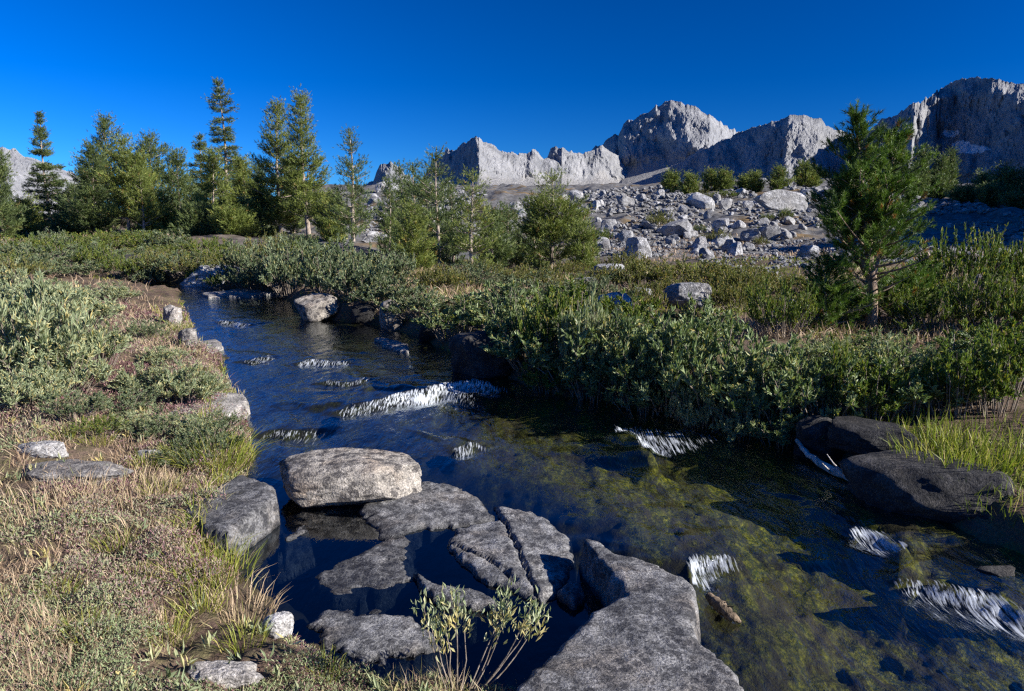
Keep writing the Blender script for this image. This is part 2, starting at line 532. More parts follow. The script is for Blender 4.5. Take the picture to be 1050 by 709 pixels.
def mat_ground():
    m = NT('ground')
    v = m.pos()
    n1 = m.noise(v, 1.6, 6, 0.65)
    n2 = m.noise(v, 11, 5, 0.65)
    n3 = m.noise(v, 60, 4, 0.7)
    soil = m.mix(m.ramp(n1, [(0.38, 0.0), (0.62, 1.0)]), (0.10, 0.065, 0.05), (0.20, 0.14, 0.10))
    soil = m.mix(m.ramp(n2, [(0.45, 0.0), (0.65, 0.8)]), soil, (0.12, 0.11, 0.05))
    soil = m.mix(0.7, soil, m.ramp(n3, [(0.3, 0.35), (0.7, 1.4)]), 'MULTIPLY')
    # far slope: gravel and dry grass
    f1 = m.noise(v, 0.22, 6, 0.6)
    f2 = m.noise(v, 1.6, 5, 0.7)
    grav = m.mix(m.ramp(f2, [(0.35, 0.0), (0.65, 1.0)]), (0.07, 0.068, 0.065), (0.20, 0.195, 0.19))
    tuss = m.mix(m.ramp(f2, [(0.35, 0.0), (0.65, 1.0)]), (0.10, 0.075, 0.035), (0.26, 0.17, 0.075))
    far = m.mix(m.ramp(f1, [(0.54, 0.0), (0.66, 1.0)]), grav, tuss)
    land = m.mix(m.attr('talus'), soil, far)
    # stream bed
    rot = math.atan2(-UP[0], -UP[1])
    fv = m.mapping(v, (1.0, 0.28, 1.0), (0, 0, math.atan2(-UP[0], UP[1])))
    b1 = m.noise(v, 1.1, 5, 0.6)
    b2 = m.noise(fv, 9.0, 6, 0.7, 0.6)
    b3 = m.noise(v, 34, 4, 0.7)
    bed = m.mix(m.ramp(b1, [(0.35, 0.0), (0.65, 1.0)]), (0.03, 0.025, 0.017), (0.09, 0.068, 0.042))
    alg = m.mix(m.ramp(b3, [(0.42, 0.0), (0.75, 1.0)]), (0.06, 0.075, 0.009), (0.55, 0.46, 0.05))
    af = m.math('MULTIPLY', m.ramp(b2, [(0.43, 0.0), (0.64, 1.0)]), m.attr('algae'))
    bed = m.mix(af, bed, alg)
    bed = m.mix(m.math('MULTIPLY', m.attr('moss'), m.ramp(b2, [(0.40, 0.0), (0.6, 0.9)])), bed, m.mix(m.ramp(b3, [(0.38, 0.0), (0.65, 1.0)]), (0.03, 0.03, 0.006), (0.22, 0.19, 0.03)))
    col = m.mix(m.attr('bed'), land, bed)
    h = m.math('ADD', m.math('MULTIPLY', n2, 0.7), m.math('MULTIPLY', n3, 0.3))
    return m.done(m.bsdf(col, 0.9, m.bump(h, 0.8, 0.06), 0.2))
M['ground'] = mat_ground()

def mat_water():
    m = NT('stream_water')
    v = m.pos()
    rz = math.atan2(-UP[0], UP[1])
    fv = m.mapping(v, (1.0, 0.35, 1.0), (0, 0, -rz))
    w1 = m.noise(fv, 7.0, 5, 0.6, 0.5)
    w2 = m.noise(fv, 24.0, 3, 0.6, 0.3)
    h = m.math('ADD', m.math('MULTIPLY', w1, 0.75), m.math('MULTIPLY', w2, 0.22))
    nrm = m.bump(h, m.attr('turb'), 0.12)
    # Schlick reflectance, the same from above and below so that sunlight reaches the bed
    dt = m.n('ShaderNodeVectorMath', operation='DOT_PRODUCT')
    m.l(m.n('ShaderNodeNewGeometry').outputs['Incoming'], dt.inputs[0])
    m.l(nrm, dt.inputs[1])
    cosi = m.math('MINIMUM', m.math('ABSOLUTE', dt.outputs['Value']), 1.0)
    refl = m.math('MULTIPLY_ADD', m.math('POWER', m.math('SUBTRACT', 1.0, cosi), 4.0), 0.95, 0.05)
    tr = m.n('ShaderNodeBsdfTransparent')
    m.l(m.mix(m.attr('deep'), (0.70, 0.75, 0.66), (0.24, 0.30, 0.36)), tr.inputs[0])
    gl = m.n('ShaderNodeBsdfGlossy')
    gl.inputs['Color'].default_value = (0.9, 0.95, 1, 1)
    gl.inputs['Roughness'].default_value = 0.03
    m.l(nrm, gl.inputs['Normal'])
    mx = m.n('ShaderNodeMixShader')
    m.l(refl, mx.inputs[0])
    m.l(tr.outputs[0], mx.inputs[1])
    m.l(gl.outputs[0], mx.inputs[2])
    # foam: drawn out along the flow
    sv = m.mapping(v, (1.0, 0.06, 0.35), (0, 0, -rz))
    f1 = m.noise(sv, 85.0, 3, 0.55, 0.25)
    f2 = m.noise(v, 60.0, 4, 0.7)
    fn = m.math('ADD', m.math('MULTIPLY', f1, 0.86), m.math('MULTIPLY', f2, 0.14))
    ff = m.math('ADD', m.math('MULTIPLY', m.attr('foam'), 0.66), m.math('MULTIPLY_ADD', fn, 3.8, -1.9))
    ff = m.ramp(m.math('MULTIPLY', ff, m.ramp(m.attr('foam'), [(0.02, 0.0), (0.25, 1.0)])), [(0.22, 0.0), (1.1, 0.72)])
    fo = m.bsdf((0.74, 0.79, 0.84), 0.6, m.bump(fn, 0.2, 0.02), 0.3)
    mx2 = m.n('ShaderNodeMixShader')
    m.l(ff, mx2.inputs[0])
    m.l(mx.outputs[0], mx2.inputs[1])
    m.l(fo, mx2.inputs[2])
    return m.done(mx2.outputs[0])
M['water'] = mat_water()

def mat_mountain():
    m = NT('mountain_rock')
    v = m.pos()
    vv = m.mapping(v, (1, 1, 0.75), (0.3, 0.4, 0))
    n1 = m.noise(vv, 0.02, 6, 0.65)
    n2 = m.noise(vv, 0.09, 6, 0.7, 0.3)
    n3 = m.noise(v, 0.35, 4, 0.7)
    col = m.mix(m.ramp(n1, [(0.35, 0.0), (0.65, 1.0)]), (0.235, 0.24, 0.25), (0.39, 0.39, 0.395))
    col = m.mix(0.45, col, m.ramp(n2, [(0.3, 0.55), (0.65, 1.25)]), 'MULTIPLY')
    col = m.mix(m.attr('scree'), col, m.mix(m.ramp(n3, [(0.35, 0.0), (0.65, 1.0)]), (0.25, 0.245, 0.24), (0.42, 0.41, 0.40)))
    col = m.mix(m.attr('snow'), col, (0.8, 0.82, 0.85))
    h = m.math('ADD', n2, m.math('MULTIPLY', n3, 0.4))
    return m.done(m.bsdf(col, 0.9, m.bump(h, 0.9, 12.0), 0.2))
M['mountain'] = mat_mountain()

# ---------------------------------------------------------------- terrain
STREAM_PX = [(120, 291), (185, 299), (188, 312), (198, 335), (206, 356), (226, 364), (232, 385), (240, 405), (253, 422), (255, 445),
             (262, 470), (252, 490), (262, 520), (268, 548), (246, 570), (243, 592), (258, 618), (290, 652), (335, 676), (400, 700), (480, 706),
             (540, 720), (600, 800), (900, 860), (1300, 800), (1300, 700), (1120, 610), (1037, 572), (960, 545), (905, 515), (870, 483), (822, 457), (760, 444),
             (700, 428), (640, 416), (580, 406), (530, 396), (472, 370), (440, 352), (400, 337), (350, 330), (303, 322), (292, 303), (240, 297), (150, 287)]
STREAM = np.array([on_water(*p)[:2] for p in STREAM_PX])
STEPS = [  # lip polyline in picture points, drop, foam reach, foam, flow
    ([(335, 430), (352, 424), (368, 420), (400, 414), (430, 408), (455, 402)], 0.09, 0.10, 0.95),
    ([(385, 416), (425, 409), (445, 402), (480, 394), (540, 404)], 0.11, 0.20, 1.15),
    ([(256, 440), (285, 443), (312, 446), (338, 436)], 0.06, 0.10, 0.35),
    ([(300, 371), (335, 373), (372, 374)], 0.05, 0.12, 0.62),
    ([(240, 373), (262, 370), (286, 364)], 0.05, 0.08, 0.35),
    ([(322, 394), (350, 394), (388, 392)], 0.05, 0.08, 0.35),
    ([(218, 330), (240, 332), (262, 335)], 0.05, 0.14, 0.5),
    ([(385, 349), (400, 350), (418, 358)], 0.03, 0.10, 0.4),
    ([(622, 436), (640, 448), (655, 462), (688, 476)], 0.11, 0.32, 1.1),
    ([(455, 463), (475, 460), (490, 450)], 0.04, 0.10, 0.6),
    ([(700, 606), (706, 588), (718, 573), (738, 574), (756, 584), (768, 596)], 0.07, 0.10, 0.9),
    ([(868, 552), (885, 549), (902, 549), (925, 560), (945, 572)], 0.06, 0.10, 0.95),
    ([(900, 592), (925, 597), (960, 604), (1000, 614), (1050, 632), (1120, 660)], 0.10, 0.08, 1.0),
]
FLOW = -UP
STEPS_W = [(np.array([on_water(*p)[:2] for p in pl]), a, b, c) for pl, a, b, c in STEPS]

def water_fields(x, y):
    P = np.stack([x, y], -1)
    h = W0(x, y)
    foam = np.zeros(len(x))
    moss = np.zeros(len(x))
    for k, (pl, dz, reach, fo) in enumerate(STEPS_W):
        lo, hi = pl.min(0) - 1.6, pl.max(0) + 1.6
        near = np.where((x > lo[0]) & (x < hi[0]) & (y > lo[1]) & (y < hi[1]))[0]
        if not len(near):
            continue
        Q = P[near] + 0.05 * np.stack([fbm(P[near, 0] * 5, P[near, 1] * 5, k, 3, 3), fbm(P[near, 0] * 5, P[near, 1] * 5, k + 9., 3, 4)], -1)
        d, s, t = seg_dist(Q, pl, False)
        tang = pl[-1] - pl[0]
        fs = np.sign(tang[0] * FLOW[1] - tang[1] * FLOW[0])
        sd = d * s * fs                     # > 0 downstream of the lip
        endd = sstep(0, 0.28, t + 0.08 * vnoise(Q[:, 0] * 7, Q[:, 1] * 7, k, 44)) * sstep(1, 0.72, t)
        up = np.exp(-(np.minimum(sd, 0) / 0.8) ** 2) * (sd < 0)
        dn = (1 - sstep(0, 0.09, sd)) * (sd >= 0)
        h[near] += 0.5 * dz * (up + dn) * endd * (1 + 0.35 * vnoise(Q[:, 0] * 5, Q[:, 1] * 5, k, 43)) - 0.02 * np.exp(-((sd - 0.14) / 0.09) ** 2) * endd
        f = fo * endd ** 2 * sstep(-0.03, 0.03, sd) * np.exp(-np.maximum(sd - 0.05, 0) / reach) * (0.9 + 0.45 * vnoise(Q[:, 0] * 3.1, Q[:, 1] * 3.1, k, 41))
        f = np.maximum(f, 0.38 * fo * endd ** 2 * sstep(0.0, 0.05, sd) * np.exp(-np.maximum(sd - 0.05, 0) / (reach * 2.6)))
        foam[near] = np.maximum(foam[near], f)
        moss[near] = np.maximum(moss[near], endd * np.exp(-(sd / 0.10) ** 2))
    return h, foam, moss

COLS = np.array([-400, 13, 200, 330, 450, 560, 650, 760, 860, 1000, 1250], float)
ROWS = [  # distance, then 'z' heights or 'p' picture rows
    (0.5, 'z', [.25, .25, .25, .22, .2, .2, .2, .2, .2, .22, .25]),
    (3.5, 'z', [.28, .22, .20, .18, .2, .2, .2, .2, .25, .28, .3]),
    (5.0, 'z', [.4, .30, .25, .25, .25, .28, .28, .28, .3, .34, .4]),
    (7.0, 'z', [.6, .45, .38, .38, .4, .40, .40, .40, .42, .48, .6]),
    (9.0, 'z', [.8, .58, .5, .5, .5, .46, .46, .48, .5, .6, .8]),
    (12, 'p', [292, 300, 305, 303, 306, 308, 309, 309, 308, 300, 290]),
    (16, 'p', [272, 280, 284, 283, 288, 290, 288, 286, 284, 280, 272]),
    (22, 'p', [258, 267, 270, 270, 277, 280, 277, 273, 270, 268, 262]),
    (30, 'p', [248, 257, 260, 262, 270, 272, 268, 266, 263, 261, 255]),
    (40, 'p', [243, 250, 252, 254, 264, 264, 258, 259, 258, 255, 245]),
    (55, 'p', [238, 245, 247, 246, 252, 250, 241, 242, 239, 236, 225]),
    (75, 'p', [234, 241, 243, 238, 238, 237, 226, 224, 219, 214, 200]),
    (100, 'p', [232, 239, 240, 225, 220, 219, 208, 205, 201, 196, 180]),
    (130, 'p', [230, 238, 236, 206, 200, 201, 194, 190, 187, 192, 180]),
    (170, 'p', [230, 238, 234, 192, 192, 193, 190, 188, 186, 194, 185]),
    (300, 'p', [216, 222, 221, 200, 194, 196, 194, 193, 194, 200, 190]),
    (1200, 'p', [222, 226, 226, 222, 215, 212, 210, 210, 212, 216, 216]),
    (9000, 'p', [229, 230, 230, 229, 228, 228, 228, 228, 228, 228, 228]),
]
ROW_D = np.log(np.array([r[0] for r in ROWS]))
TAB = np.array([np.array(r[2], float) if r[1] == 'z' else z_at(np.array(r[2], float), r[0]) for r in ROWS])
COL_A = (COLS - CX) / F * 0.985

def z_col(x, y):
    D = np.hypot(x, y)
    yy = np.maximum(y, 0.25 * D)
    dd = np.maximum(np.where(y > 0, np.maximum(y, 0.5 * D), 0.5 * D), 0.5)
    a = np.clip(x / np.maximum(yy, 0.3), COL_A[0], COL_A[-1])
    ld = np.clip(np.log(dd), ROW_D[0], ROW_D[-1] - 1e-6)
    i = np.clip(np.searchsorted(ROW_D, ld, side='right') - 1, 0, len(ROW_D) - 2)
    j = np.clip(np.searchsorted(COL_A, a, side='right') - 1, 0, len(COL_A) - 2)
    u = (ld - ROW_D[i]) / (ROW_D[i + 1] - ROW_D[i])
    v = (a - COL_A[j]) / (COL_A[j + 1] - COL_A[j])
    u2, v2 = u, v * v * (3 - 2 * v)
    # heights vary with distance, so interpolate the slope z/D for far rows
    return (TAB[i, j] * (1 - u2) * (1 - v2) + TAB[i + 1, j] * u2 * (1 - v2) + TAB[i, j + 1] * (1 - u2) * v2 + TAB[i + 1, j + 1] * u2 * v2)

def terrain(x, y, full=False):
    x = np.asarray(x, float).ravel()
    y = np.asarray(y, float).ravel()
    D = np.hypot(x, y)
    z = z_col(x, y)
    und = fbm(x * 0.5, y * 0.5, 0, 4, 11) * 0.07 * sstep(0.5, 6, D) + fbm(x * 3, y * 3, 0, 3, 12) * 0.02
    und = und + fbm(x * 0.12, y * 0.12, 0, 4, 13) * 0.5 * sstep(15, 50, D) + fbm(x * 0.5, y * 0.5, 3, 3, 14) * 0.35 * sstep(35, 70, D)
    z = z + und
    for (ax, ay, bx, by, hh, rr) in ((60, 22, 92, 72, 23.5, 11.0),):  # unseen ridge right of the view, added to cast shade on the right slope
        t = np.clip(((x - ax) * (bx - ax) + (y - ay) * (by - ay)) / ((bx - ax) ** 2 + (by - ay) ** 2), 0, 1)
        q = ((x - ax - t * (bx - ax)) ** 2 + (y - ay - t * (by - ay)) ** 2) / rr ** 2
        z = z + hh * np.exp(-q)
    bed = np.zeros(len(x)); moss = np.zeros(len(x)); alg = np.zeros(len(x))
    k = np.where((D < 26) & (y > -3))[0]
    if len(k):
        P = np.stack([x[k], y[k]], -1)
        s = sdist(P, STREAM) + 0.06 * fbm(P[:, 0] * 4, P[:, 1] * 4, 0, 3, 21)
        wh, foam, ms = water_fields(x[k], y[k])
        out = np.maximum(-s, 0)
        right = x[k] > (5.0 - y[k]) * 0.66 + 0.0
        bh = np.where(right, 0.22, 0.10)
        bank = W0(x[k], y[k]) + bh * sstep(0.0, 0.25, out) + 0.03 * fbm(P[:, 0] * 6, P[:, 1] * 6, 5, 3, 22) * sstep(0, .2, out)
        zz = bank + (z[k] - bank) * sstep(0.15, 1.6, out)
        dep = 0.05 + 0.13 * sstep(0.0, 0.6, s) + 0.07 * fbm(P[:, 0] * 1.7, P[:, 1] * 1.7, 2, 4, 23)
        dep = np.maximum(dep, 0.03)
        dep = dep * (1 - ms) + 0.024 * ms
        zb = wh - dep * sstep(-0.02, 0.12, s) + fbm(P[:, 0] * 14, P[:, 1] * 14, 0, 3, 24) * 0.012 * (1 - ms)
        ins = sstep(-0.04, 0.03, s)
        z[k] = zz * (1 - ins) + zb * ins
        bed[k] = sstep(-0.10, 0.0, s)
        moss[k] = ms * ins
        alg[k] = np.clip(0.42 + 0.58 * sstep(-0.6, 1.2, P[:, 0] - (5.5 - P[:, 1]) * 0.35), 0, 1)
        # the still pool in front has a bare bottom
        pool = sstep(1.7, 1.1, np.hypot(P[:, 0] + 0.75, P[:, 1] - 3.9))
        alg[k] *= 1 - 0.9 * pool
        z[k] -= 0.16 * pool * sstep(0.05, 0.25, s)
    if not full:
        return z
    a = x / np.maximum(y, 0.3)
    tal = sstep(24, 40, D) * sstep(-0.35, -0.1, a + 0.12)
    return z, bed, moss, alg, tal

def hit(px, py, tmax=400):
    d = ray(px, py)
    t = np.exp(np.linspace(math.log(1.2), math.log(tmax), 1500))
    P = d[None, :] * t[:, None]
    z = terrain(P[:, 0], P[:, 1])
    below = np.where(HC + P[:, 2] < z)[0]
    if not len(below):
        return None
    i = max(below[0], 1)
    t2 = np.linspace(t[i - 1], t[i], 12)
    P = d[None, :] * t2[:, None]
    z = terrain(P[:, 0], P[:, 1])
    j = int(np.argmax(HC + P[:, 2] < z + 1e-6))
    return np.array([P[j, 0], P[j, 1], z[j]])

def build_ground():
    fine = np.arange(-62, 62.01, 0.19)
    back = np.arange(65, 296, 3.0)
    th = np.radians(np.concatenate([fine, back]))
    r = [0.4]
    while r[-1] < 9500:
        q = r[-1]
        r.append(q * (1.03 if q < 1.6 else 1.0062 if q < 20 else 1.010 if q < 220 else 1.12))
    r = np.array(r)
    nr, nth = len(r), len(th)
    X = (r[:, None] * np.sin(th)[None, :]).ravel()
    Y = (r[:, None] * np.cos(th)[None, :]).ravel()
    z, bed, moss, alg, tal = terrain(X, Y, True)
    i, j = np.meshgrid(np.arange(nr - 1), np.arange(nth), indexing='ij')
    j2 = (j + 1) % nth
    Q = np.stack([i * nth + j, (i + 1) * nth + j, (i + 1) * nth + j2, i * nth + j2], -1).reshape(-1, 4)
    V = np.stack([X, Y, z], -1)
    V = np.concatenate([V, [[0, 0, float(terrain([0.01], [0.01])[0])]]])
    c = len(V) - 1
    jj = np.arange(nth)
    T = np.stack([np.full(nth, c), jj, (jj + 1) % nth], -1)
    pad = lambda a: np.concatenate([a, [0]])
    me = make_mesh('ground', V, Q[:, ::-1], T[:, ::-1], M['ground'], {'bed': pad(bed), 'moss': pad(moss), 'algae': pad(alg), 'talus': pad(tal)}, True)
    tag(link('ground', me), kind='structure')
build_ground()

def build_water():
    st = 0.022
    lo, hi = STREAM.min(0) - 0.2, STREAM.max(0) + 0.2
    lo[1] = max(lo[1], 1.2); hi[0] = min(hi[0], 5.5)
    xs = np.arange(lo[0], hi[0], st)
    ys = np.arange(lo[1], hi[1], st)
    X, Y = np.meshgrid(xs, ys, indexing='ij')
    P = np.stack([X.ravel(), Y.ravel()], -1)
    s = sdist(P, STREAM)
    keep = (s > -0.28).reshape(X.shape)
    cell = keep[:-1, :-1] & keep[1:, :-1] & keep[1:, 1:] & keep[:-1, 1:]
    used = np.zeros(X.shape, bool)
    for a, b in ((0, 0), (1, 0), (1, 1), (0, 1)):
        used[a:a + cell.shape[0], b:b + cell.shape[1]] |= cell
    idx = np.full(X.shape, -1)
    idx[used] = np.arange(used.sum())
    x, y = X[used], Y[used]
    h, foam, moss = water_fields(x, y)
    calm = sstep(1.75, 1.05, np.hypot(x + 0.75, (y - 3.9)))
    fx = x * UP[0] + y * UP[1]
    fy = x * UP[1] - y * UP[0]
    amp = (0.35 + foam) * (1 - calm)
    h = h + 0.010 * amp * fbm(fx * 1.6, fy * 4.5, 0, 4, 31) + 0.006 * foam * fbm(x * 14, y * 14, 0, 3, 33)
    turb = np.clip(0.04 + (0.20 + 0.4 * foam) * (1 - calm), 0, 1)
    i, j = np.where(cell)
    Q = np.stack([idx[i, j], idx[i + 1, j], idx[i + 1, j + 1], idx[i, j + 1]], -1)
    me = make_mesh('stream', np.stack([x, y, h], -1), Q, None, M['water'], {'foam': foam, 'turb': turb, 'deep': np.clip(calm + 0.55 * sstep(0.9, -0.6, x - (5.5 - y) * 0.35), 0, 1)}, True)
    tag(link('stream', me), kind='structure')
build_water()

# ---------------------------------------------------------------- mountains
def mountain(label, prof, plan, base_py, face, apron, va, seed, amp, snow=()):
    prof = np.array(prof, float)
    plan = np.array(plan, float)
    px = np.arange(prof[0, 0], prof[-1, 0] + 0.01, 0.4)
    D = np.interp(px, plan[:, 0], plan[:, 1])
    py = np.interp(px, prof[:, 0], prof[:, 1])
    a = (px - CX) / F / math.cos(PITCH) * 0.985
    arc = np.cumsum(np.hypot(np.gradient(a * D), np.gradient(D)))
    Dm = D.mean()
    jag = 1.5 * fbm(arc * 600 / Dm / 7, 0 * arc, seed, 5, seed, 0.65) + 1.4 * (0.6 - fbm(arc * 600 / Dm / 16, 0 * arc, seed + 2, 4, seed + 60, 0.55, True))
    zj = z_at(py + jag, D) - z_at(py, D)
    zc = z_at(py, D)
    zb = z_at(np.full(len(px), float(base_py)), D)
    nv = 150
    v = np.linspace(0, 1, nv)[:, None]
    off = np.where(v < va, face + apron * np.clip((va - v) / va, 0, 1) ** 1.25, face * (1 - ((v - va) / (1 - va))) ** 1.0)
    z = zb[None, :] + (zc - zb)[None, :] * v + zj[None, :] * v ** 14
    zc = zc + zj
    s = 100.0 / amp * 0.35
    A = np.broadcast_to(arc[None, :], z.shape)
    rough = sstep(va * 0.6, va * 1.2, v)
    wob = fbm(A / (amp * 5), z / (amp * 9), 0, 3, seed + 3) * amp * 0.4
    but = amp * 1.2 * (1.15 * (1 - worley((A + 0.25 * z + wob) / (amp * 4.6), (z + 0.4 * A) / (amp * 4.6), seed)) + 0.6 * (1 - worley((A - 0.4 * z + wob) / (amp * 2.0), (z + 0.3 * A) / (amp * 1.9), seed + 1)) + 0.22 * (1 - worley((A + 0.5 * z + wob) / (amp * 0.9), z / (amp * 1.0), seed + 2))) + fbm(A / (amp * 7), z / (amp * 8), seed, 3, seed + 5) * amp * 0.7
    det = fbm((A + wob) / (amp * 0.8), z / (amp * 1.2), seed, 5, seed + 8, 0.6) * amp * 0.22
    sm = fbm(A / (amp * 2), z / (amp * 1.0), seed, 4, seed + 9) * amp * 0.10
    o = off + (but + det) * rough * (0.35 + 0.65 * sstep(1.0, 0.85, v)) + sm
    yy = D[None, :] - o
    xx = a[None, :] * yy
    # the back slope
    nb = 24
    w = np.linspace(0, 1, nb + 1)[1:, None]
    yb = (D[None, :] - o[-1:, :]) + w * 1.6 * (zc - zb).max() + w * 30
    zbk = zc[None, :] + (zb - 60 - zc)[None, :] * w ** 1.1
    X = np.concatenate([xx, a[None, :] * yb]); Y = np.concatenate([yy, yb]); Z = np.concatenate([z, zbk])
    scree = np.concatenate([np.broadcast_to(sstep(va * 1.15, va * 0.8, v + 0.10 * fbm(A / (amp * 2.2), z / (amp * 3), 1, 3, seed + 20)), z.shape), np.zeros((nb, len(px)))])
    sn = np.zeros(X.shape)
    PX = np.broadcast_to(px[None, :], z.shape)
    PYv = np.broadcast_to(base_py + (py - base_py)[None, :] * v, z.shape)
    for (sx, sy, rx, ry) in snow:
        q = ((PX - sx) / rx) ** 2 + ((PYv - sy) / ry) ** 2 + 0.5 * fbm(PX / 5, PYv / 2, 0, 3, 77)
        sn[:nv] = np.maximum(sn[:nv], sstep(1.1, 0.8, q))
    n = len(px)
    i, j = np.meshgrid(np.arange(X.shape[0] - 1), np.arange(n - 1), indexing='ij')
    Q = np.stack([i * n + j, i * n + j + 1, (i + 1) * n + j + 1, (i + 1) * n + j], -1).reshape(-1, 4)
    me = make_mesh('mountain', np.stack([X.ravel(), Y.ravel(), Z.ravel()], -1), Q, None, M['mountain'], {'scree': scree.ravel(), 'snow': sn.ravel()}, False)
    tag(link('mountain', me), label, 'mountain', kind='structure')

mountain('pale granite ridge far behind the left pines',
         [(-160, 160), (-60, 142), (0, 150), (25, 154), (45, 162), (65, 170), (85, 178), (100, 195), (130, 222), (150, 240)],
         [(-160, 2300), (20, 2400), (150, 2700)], 245, 300, 350, 0.25, 41, 40)
mountain('small rocky knob showing above the slope beside the sparse pine',
         [(340, 215), (365, 196), (385, 186), (392, 172), (403, 166), (412, 171), (425, 184), (450, 205)],
         [(340, 700), (403, 660), (450, 720)], 215, 40, 80, 0.3, 52, 9)
mountain('low jagged pale ridge left of the main peak with a dark left face',
         [(425, 200), (446, 165), (455, 160), (460, 153), (465, 155), (470, 154), (476, 148), (483, 144), (490, 141), (496, 146), (505, 150), (515, 154), (528, 157), (540, 159), (548, 155), (556, 161), (572, 163), (600, 172), (625, 185)],
         [(425, 2050), (455, 1900), (492, 1680), (540, 1800), (600, 1900)], 205, 120, 260, 0.42, 63, 20)
mountain('short pale cliff wall between the jagged ridge and the main peak',
         [(535, 175), (552, 164), (560, 162), (564, 153), (575, 150), (583, 153), (590, 157), (600, 157), (607, 153), (614, 152), (625, 158), (640, 168), (665, 185)],
         [(530, 1950), (562, 1880), (575, 1830), (600, 1900), (665, 2000)], 205, 90, 260, 0.45, 74, 16)
mountain('main granite peak with a shaded left wall and sunlit right shoulder',
         [(570, 185), (592, 164), (601, 156), (612, 150), (622, 143), (631, 140), (636, 128), (645, 122), (655, 117), (668, 110), (680, 105), (695, 107), (710, 113), (725, 122), (738, 130), (747, 134), (770, 150), (800, 175)],
         [(570, 2250), (632, 2150), (655, 2085), (700, 1990), (722, 1960), (747, 2080), (800, 2250)], 205, 170, 330, 0.37, 85, 30)
mountain('rounded granite dome in front of the main peak',
         [(660, 190), (690, 168), (715, 154), (735, 144), (750, 137), (765, 130), (785, 124), (800, 121), (815, 119), (830, 124), (842, 130), (852, 135), (880, 150), (920, 175)],
         [(660, 1800), (730, 1660), (800, 1500), (830, 1480), (870, 1560), (920, 1650)], 205, 170, 260, 0.2, 96, 24)
mountain('broad right massif with snow patches below its wall',
         [(835, 160), (860, 146), (885, 131), (895, 125), (905, 120), (920, 110), (940, 100), (950, 92), (965, 85), (980, 80), (1000, 82), (1020, 87), (1037, 88), (1080, 92), (1140, 118), (1230, 150)],
         [(835, 1600), (895, 1420), (925, 1330), (944, 1390), (950, 1420), (1000, 1290), (1080, 1160), (1140, 1110), (1230, 1150)], 215, 150, 200, 0.2, 107, 24,
         [(962, 143, 8, 4), (985, 160, 16, 5), (975, 155, 9, 4)])

# ---------------------------------------------------------------- rocks
_ico = {}
def ico(sub):
    if sub not in _ico:
        bm = bmesh.new()
        bmesh.ops.create_icosphere(bm, subdivisions=sub, radius=1.0)
        bm.verts.ensure_lookup_table()
        _ico[sub] = (np.array([v.co[:] for v in bm.verts]), np.array([[v.index for v in f.verts] for f in bm.faces]))
        bm.free()
    return _ico[sub]

def rock_mesh(name, seed, sub, mat, cuts=9, boxy=0.6, rough=0.05, dims=(1, 1, 1), smooth=True, cutdist=(0.62, 0.92)):
    """an angular, rounded-edge rock, unit radius before dims"""
    rng = np.random.default_rng(seed)
    U, T = ico(sub)
    e = 2 + 4 * boxy
    r = (np.abs(U) ** e).sum(1) ** (-1 / e)
    P = U * r[:, None] * 0.85
    for _ in range(cuts):
        n = rng.normal(size=3)
        n[2] *= 0.7
        n /= np.linalg.norm(n)
        c = rng.uniform(*cutdist)
        q = P @ n - c
        P = P - n[None, :] * np.where(q > 0, q * 0.93, 0)[:, None]
    d = fbm(P[:, 0] * 2 + seed, P[:, 1] * 2, P[:, 2] * 2, 5, seed, 0.55) * rough
    d += fbm(P[:, 0] * 9 + seed, P[:, 1] * 9, P[:, 2] * 9, 4, seed + 3, 0.6) * rough * 0.22
    P = P + U * d[:, None]
    return make_mesh(name, P * np.array(dims)[None, :], None, T, mat, None, smooth)

def boulder(px, py_bottom, w, h, label, mat='bankrock', seed=1, depth=0.8, sub=5, sink=0.15, rz=0.0, boxy=0.6, rough=0.05, cuts=9, tilt=(0, 0), name='boulder', group=None, cat='boulder', water=False, cutdist=(0.62, 0.92), spin=None, shift=(0, 0)):
    p = on_water(px, py_bottom) if water else hit(px, py_bottom)
    sc_ = p[1] / F
    W, Hh = w * sc_, h * sc_
    me = rock_mesh(name, seed, sub, M[mat], cuts, boxy, rough, (1, 1, 1), True, cutdist)
    co = np.empty(len(me.vertices) * 3, np.float32)
    me.vertices.foreach_get('co', co)
    co = co.reshape(-1, 3)
    ca, sa = math.cos(rz), math.sin(rz)
    co[:, :2] = co[:, :2] @ np.array([[ca, sa], [-sa, ca]])
    lo, hi = co.min(0), co.max(0)
    co = (co - (lo + hi) / 2) / (hi - lo)
    co[:, 2] += 0.5
    co *= np.array([W, W * depth, Hh * (1 + sink)])
    if spin is not None:
        ca, sa = math.cos(spin), math.sin(spin)
        co[:, :2] = co[:, :2] @ np.array([[ca, sa], [-sa, ca]])
    co[:, 2] += co[:, 0] * tilt[0] + co[:, 1] * tilt[1]
    me.vertices.foreach_set('co', co.ravel())
    me.update()
    o = link(name, me, None, (p[0] + shift[0], p[1] + W * depth * 0.42 + shift[1], p[2] - Hh * sink))
    return tag(o, label, cat, group)

